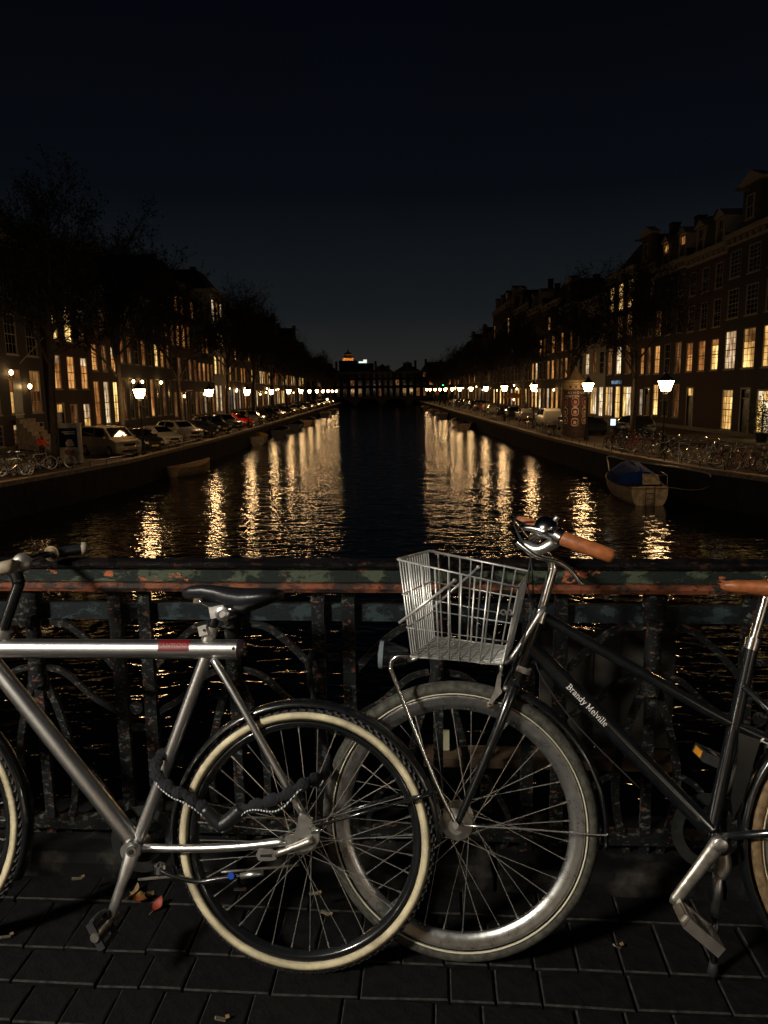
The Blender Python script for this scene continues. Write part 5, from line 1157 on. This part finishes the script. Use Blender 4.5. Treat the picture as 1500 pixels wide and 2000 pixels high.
MB().lathe([(.006,0),(.006,.02),(0,.022)], 10, K(1078,1022,-.2), (.6,-.3,.7)).build('bell_thumb', M['alu'], k, True)
# headlight
hp = K(775,1281,0)
MB().lathe([(.022,-.03),(.034,.012),(.038,.034),(.038,.040)], 24, hp, (-1,-.10,.04)).build('headlight', M['blackp'], k, True)
MB().lathe([(.0385,.036),(.0385,.046),(.034,.048),(.0,.052)], 24, hp, (-1,-.10,.04)).build('headlight_lens', mat('lens', (.30,.36,.40), .06, .5), k, True)
T(k, 'headlight_bracket', [K(782,1285,0),K(800,1290,0),K(815,1284,0)], .006, M['alu'], 8, seg=3)
# wire basket
bk = place('basket', None, k); wm_ = mat('galvanised_wire', (.70,.69,.66), .38, .75, .1, 60)
B_ = lambda x_,y_,w_: K(x_,y_,w_)
NTL,NTR,NBL,NBR = B_(777,1092,-.155),B_(1012,1148,-.155),B_(802,1282,-.135),B_(981,1298,-.135)
FTL,FTR,FBL,FBR = B_(838,1076,.155),B_(1034,1116,.155),B_(850,1244,.135),B_(1000,1264,.135)
def wire(pts, r=.0024): MB().tube(pts, r, 6).build('wire', wm_, bk, 'all')
MB().tube([NTL,NTR,FTR,FTL], .0034, 8, closed=True).build('rim_wire', wm_, bk, 'all')
MB().tube([NBL,NBR,FBR,FBL], .0028, 8, closed=True).build('rim_wire', wm_, bk, 'all')
for f in (.36,.70):
    l_ = [a_.lerp(c_, f) for a_,c_ in ((NTL,NBL),(NTR,NBR),(FTR,FBR),(FTL,FBL))]; MB().tube(l_, .0022, 6, closed=True).build('wire', wm_, bk, 'all')
for i in range(1,9):
    f = i/9-.02; wire([NTL.lerp(NTR,f),NBL.lerp(NBR,f),FBL.lerp(FBR,f),FTL.lerp(FTR,f)])
for i in range(13):
    f = .04+.92*i/12; wire([NTL.lerp(FTL,f),NBL.lerp(FBL,f),NBR.lerp(FBR,f),NTR.lerp(FTR,f)])
for w_,x0_,y0_,x1_,y1_ in ((-.158,888,1134,779,1217),(.150,934,1108,842,1190)):
    p0,p1 = K(x0_,y0_,w_),K(x1_,y1_,w_); T(bk, 'fold_strut', [p0,p1], .0036, wm_, 8); MB().lathe([(0,-.004),(.0055,-.003),(.0055,.003),(0,.004)], 10, p0, (0,1,0)).build('strut_rivet', M['grime'], bk)
for x_ in (991,1003): MB().ring((K(x_-8,1196,-.0).x,K(x_-8,1196,.0).z), [(.008,.0),(.008,.003),(.0045,.003),(.0045,.0)], 14).build('mount_washer', M['alu'], bk)
# brake calliper
MB().slab([K(x_,y_,-.036) for x_,y_ in [(972,1318),(979,1314),(978,1345),(981,1352),(966,1368),(955,1384),(952,1376),(966,1350),(968,1338)]], (0,.010,0)).build('brake_calliper', M['alu'], k)
MB().lathe([(0,-.006),(.008,-.005),(.008,.005),(0,.006)], 12, K(958,1379,-.038), (0,1,0)).build('brake_pad', M['chrome'], k)
T(k, 'brake_pivot', [K(988,1345,-.045),K(988,1345,.0)], .008, M['grime'], 10)
T(k, 'brake_post', [K(978,1320,-.02),K(980,1290,-.02)], .006, M['alu'], 10)
# frame
T(k, 'top_tube', [K(1058,1200),K(1070,1209),K(1250,1312),K(1420,1408),K(1560,1470)], .0142, M['blackp'], 16, seg=4)
T(k, 'down_tube', [K(1036,1262),K(1384,1618)], .0222, M['blackp'], 20, True)
T(k, 'gear_cable', [K(1046,1292,-.02),K(1062,1330,-.025),K(1130,1420,-.02),K(1250,1540,-.02)], .0022, M['rubber'], 6, seg=4)
T(k, 'seat_tube', [K(1468,1262),K(1388,1628)], .0168, M['blackp'], 20, True)
T(k, 'seat_collar', [K(1466,1268),K(1472,1246)], .0195, M['chrome'], 18, True)
T(k, 'seat_post', [K(1470,1255),K(1506,1128)], .0130, M['chrome'], 18, True)
for w_ in (-1,1):
    T(k, 'chain_stay', [K(1398,1636,w_*.03),K(1735,1608,w_*.06)], .010, M['blackp'], 12); T(k, 'seat_stay', [K(1452,1340,w_*.02),K(1735,1600,w_*.06)], .0085, M['blackp'], 12)
MB().slab([K(x_,y_,-.040) for x_,y_ in [(1444,1432),(1486,1446),(1472,1490),(1452,1560),(1432,1600),(1428,1560),(1440,1490)]], (0,.003,0)).build('skirt_guard', M['blackp'], k)
sp_ = [K(x_,y_,0) for x_,y_ in [(1408,1143),(1416,1142),(1440,1142),(1480,1144),(1530,1146),(1570,1142),(1600,1138),(1612,1138)]]
saddle(k, sp_, [.008,.018,.025,.032,.06,.082,.08,.04], [.008,.016,.022,.026,.034,.036,.03,.015], M['leather'])
# crank, pedals, stand
bbp = K(1400,1640)
MB().lathe([(.022,-.045),(.024,-.04),(.024,.04),(.022,.045)], 18, bbp, (0,1,0)).build('bottom_bracket', M['blackp'], k, True)
MB().ring((bbp.x,bbp.z), [(.098,.046),(.098,.05),(.070,.05),(.070,.046)], 40).build('chainring', M['iron'], k)
c0, c1 = K(1404,1646,-.082), K(1320,1757,-.098)
T(k, 'crank_arm', [c0+(c0-c1)*.10,c0,c0.lerp(c1,.5),c1,c1+(c1-c0)*.08], [.013,.0205,.0165,.0150,.010], M['grime'], 12, flat=.6)
MB().lathe([(0,0),(.0165,0),(.0165,-.004),(.014,-.006),(0,-.006)], 18, c0+Vector((0,-.013,0)), (0,1,0)).build('crank_cap', M['alu'], k, True)
amb = mat('amber_reflector', (.75,.30,.02), .3)
pedal(k, c1+Vector((.035,-.062,-.030)), M['alu'], M['grime'], R_(38))
c2 = c0+(c0-c1); c2.y = .085
T(k, 'crank_arm', [Vector((c0.x,.07,c0.z)),c2], .012, M['grime'], 10)
pq = K(1398,1483,.14); pedal(k, pq, M['rubber'], amb, R_(22))
ft = KF.loc(at_z(1392,1906,0)+Vector((0,0,.006))); kp = K(1402,1702,-.03)
T(k, 'kickstand_bracket', [K(1408,1655,-.02),K(1412,1690,-.03),K(1402,1708,-.03)], .020, M['grime'], 10, seg=3)
T(k, 'kickstand', [kp, kp.lerp(ft,.42)], .012, M['alu'], 10); T(k, 'kickstand', [kp.lerp(ft,.40), kp.lerp(ft,.93)], .0085, M['blackp'], 10)
T(k, 'kickstand_foot', [kp.lerp(ft,.88), ft], [.010,.014], M['rubber'], 10)
# lettering on the down tube, built stroke by stroke with slab serifs
def arcp(cx, cy, rx_, ry_, a0, a1, n=9): return [(cx+rx_*math.cos(R_(a0+(a1-a0)*i/n)), cy+ry_*math.sin(R_(a0+(a1-a0)*i/n))) for i in range(n+1)]
sf = lambda x,y,w=.13: [(x-w,y),(x+w,y)]
GLY = {'B': (.62,[[(.14,0),(.14,.7)],[(.0,0),(.3,0)]+arcp(.3,.18,.2,.18,-90,90),[(.0,.7),(.28,.7)]+arcp(.28,.53,.17,.17,90,-90),[(.14,.36),(.3,.36)]]),
 'r': (.42,[[(.12,0),(.12,.48)],sf(.12,0),sf(.06,.48,.06),[(.12,.30)]+arcp(.28,.30,.15,.17,150,50)]),
 'a': (.48,[arcp(.2,.14,.15,.14,0,360,14),[(.35,.32),(.35,.06),(.42,0)],arcp(.2,.32,.15,.15,0,150)]),
 'n': (.56,[[(.12,0),(.12,.48)],sf(.12,0,.11),sf(.06,.48,.06),arcp(.27,.30,.15,.17,170,0)+[(.42,0)],sf(.42,0,.11)]),
 'd': (.54,[arcp(.22,.23,.17,.23,0,360,16),[(.40,0),(.40,.74)],sf(.35,.74,.06),[(.40,0),(.48,0)]]),
 'y': (.52,[[(.1,.48),(.27,.02)],[(.42,.48),(.22,-.14),(.12,-.2),(.05,-.17)],sf(.1,.48,.1),sf(.42,.48,.1)]),
 'M': (.84,[[(.12,0),(.12,.7)],[(.12,.7),(.38,.08)],[(.38,.08),(.64,.7)],[(.64,.7),(.64,0)],sf(.12,0,.11),sf(.64,0,.11),sf(.07,.7,.07),sf(.69,.7,.07)]),
 'e': (.46,[[(.06,.25),(.38,.25)],arcp(.22,.24,.16,.24,0,315,16)]),
 'l': (.28,[[(.13,0),(.13,.74)],sf(.13,0,.11),sf(.07,.74,.06)]),
 'v': (.50,[[(.08,.48),(.25,.0)],[(.25,.0),(.42,.48)],sf(.08,.48,.1),sf(.42,.48,.1)]),
 'i': (.28,[[(.13,0),(.13,.48)],sf(.13,0,.11),sf(.07,.48,.06),[(.13,.62),(.13,.70)]]),
 'A': (.66,[[(.05,0),(.3,.7)],[(.3,.7),(.56,0)],[(.14,.24),(.46,.24)],sf(.05,0,.1),sf(.56,0,.1)]), ' ': (.26,[])}
def lettering(txt, p0, p1, r, name, par, m_, nudge=0., wt=.046):
    tot = sum(GLY[c_][0] for c_ in txt); L = (p1-p0).length; u = (p1-p0)/L; sc_ = L/tot; v_ = Vector((-u.z,0,u.x))
    v_ = v_ if v_.z > 0 else -v_; x_ = 0
    for ch in txt:
        w_, strokes = GLY[ch]; mb = MB()
        for si,st in enumerate(strokes):
            thin = wt*.62 if (len(st) == 2 and abs(st[0][1]-st[1][1]) < .01) else wt
            pts = []
            st = [(st[i][0]+(st[i+1][0]-st[i][0])*j/4, st[i][1]+(st[i+1][1]-st[i][1])*j/4) for i in range(len(st)-1) for j in range(4)]+[st[-1]]
            for (a_,c_) in st:
                h_ = (c_-.33+nudge)*sc_; q = math.asin(max(-.95,min(.95,h_/r)))
                base = p0 + u*((x_+a_)*sc_)
                pts.append(base + v_*(r*math.sin(q)) + Vector((0,-(r+.0003)*math.cos(q),0)))
            mb.tube(pts, thin*sc_, 5, flat=.25, ref=(0,1,0))
        if strokes: mb.build(name, m_, par)
        x_ += w_
ltm = mat('white_lettering', (.72,.70,.66), .5)
t0, t1 = K(1108,1336), K(1183,1413)
lettering('Brandy Melville', t0, t1, .0222, 'letter', k, ltm)
lettering('A', K(1478,1437,0), K(1510,1452,0), .0142, 'letter', k, ltm, .0)

# ================================================================== LITTER
for i,(px,py,c_,sz) in enumerate([(262,1744,(.45,.30,.12),.030),(278,1752,(.50,.30,.10),.032),(272,1757,(.60,.15,.03),.026),(308,1766,(.55,.06,.02),.022),(290,1748,(.35,.24,.10),.024)]):
    p = at_z(px,py,.012); t = thing('fallen_leaf', ['curled yellow leaf behind the silver crank, leftmost of the little heap','curled yellow leaf on top of the little heap by the kerb','orange leaf at the front of the little heap by the kerb','small red scrap lying alone right of the leaf heap','pale brown leaf at the back of the little leaf heap'][i], 'leaf', p, (random.gauss(0,.4),random.gauss(0,.4),random.uniform(0,6)), 'fallen leaves by the kerb')
    rows = [[(x_*sz,-w_*sz,h_*sz),(x_*sz,0,h_*sz-.2*sz),(x_*sz,w_*sz,h_*sz)] for x_,w_,h_ in ((-1,.05,.3),(-.5,.5,.1),(0,.65,.05),(.5,.45,.15),(1,.05,.5))]
    MB().loft(rows, caps=False, closed=False).build('blade', mat('leaf_%d' % i, tuple(q*.38 for q in c_), .6), t, 'all')
    MB().tube([(-1*sz,0,.1*sz),(-1.6*sz,0,.3*sz)], .0012, 4).build('stalk', mat('stalk_%d' % i, (.2,.12,.05), .7), t)
for i,(px,py,a_) in enumerate([(466,1737,.1),(613,1745,.3),(635,1783,-.2),(150,1716,.6),(10,1830,.8),(430,1990,.4),(1205,1848,.5)]):
    p = at_z(px,py,.010 if i not in (0,1,3) else .066); t = thing('paper_scrap', ['pale paper strip on the kerb beside the silver bicycle tyre','cigarette butt on the kerb behind the silver spokes','thin paper strip lying behind the lower silver spokes','crumb of paper on the kerb left of the silver crank','yellowish scrap on the pavers at the left picture edge','small scrap on the pavers at the bottom of the picture','crumpled wrapper on the pavers below the black wheel'][i], 'litter', p, (0,0,a_+BR), 'litter on the pavement')
    MB().rbox((0,0,0), (.026,.009,.004), Matrix.Rotation(.1*i,3,'Y')).build('scrap', mat('scrap_%d' % i, (.16,.14,.10), .7), t); MB().rbox((.017,.001,.0), (.009,.008,.004), Matrix.Rotation(.5,3,'X')).build('torn_end', mat('scrap_end_%d' % i, (.20,.12,.06), .7), t)
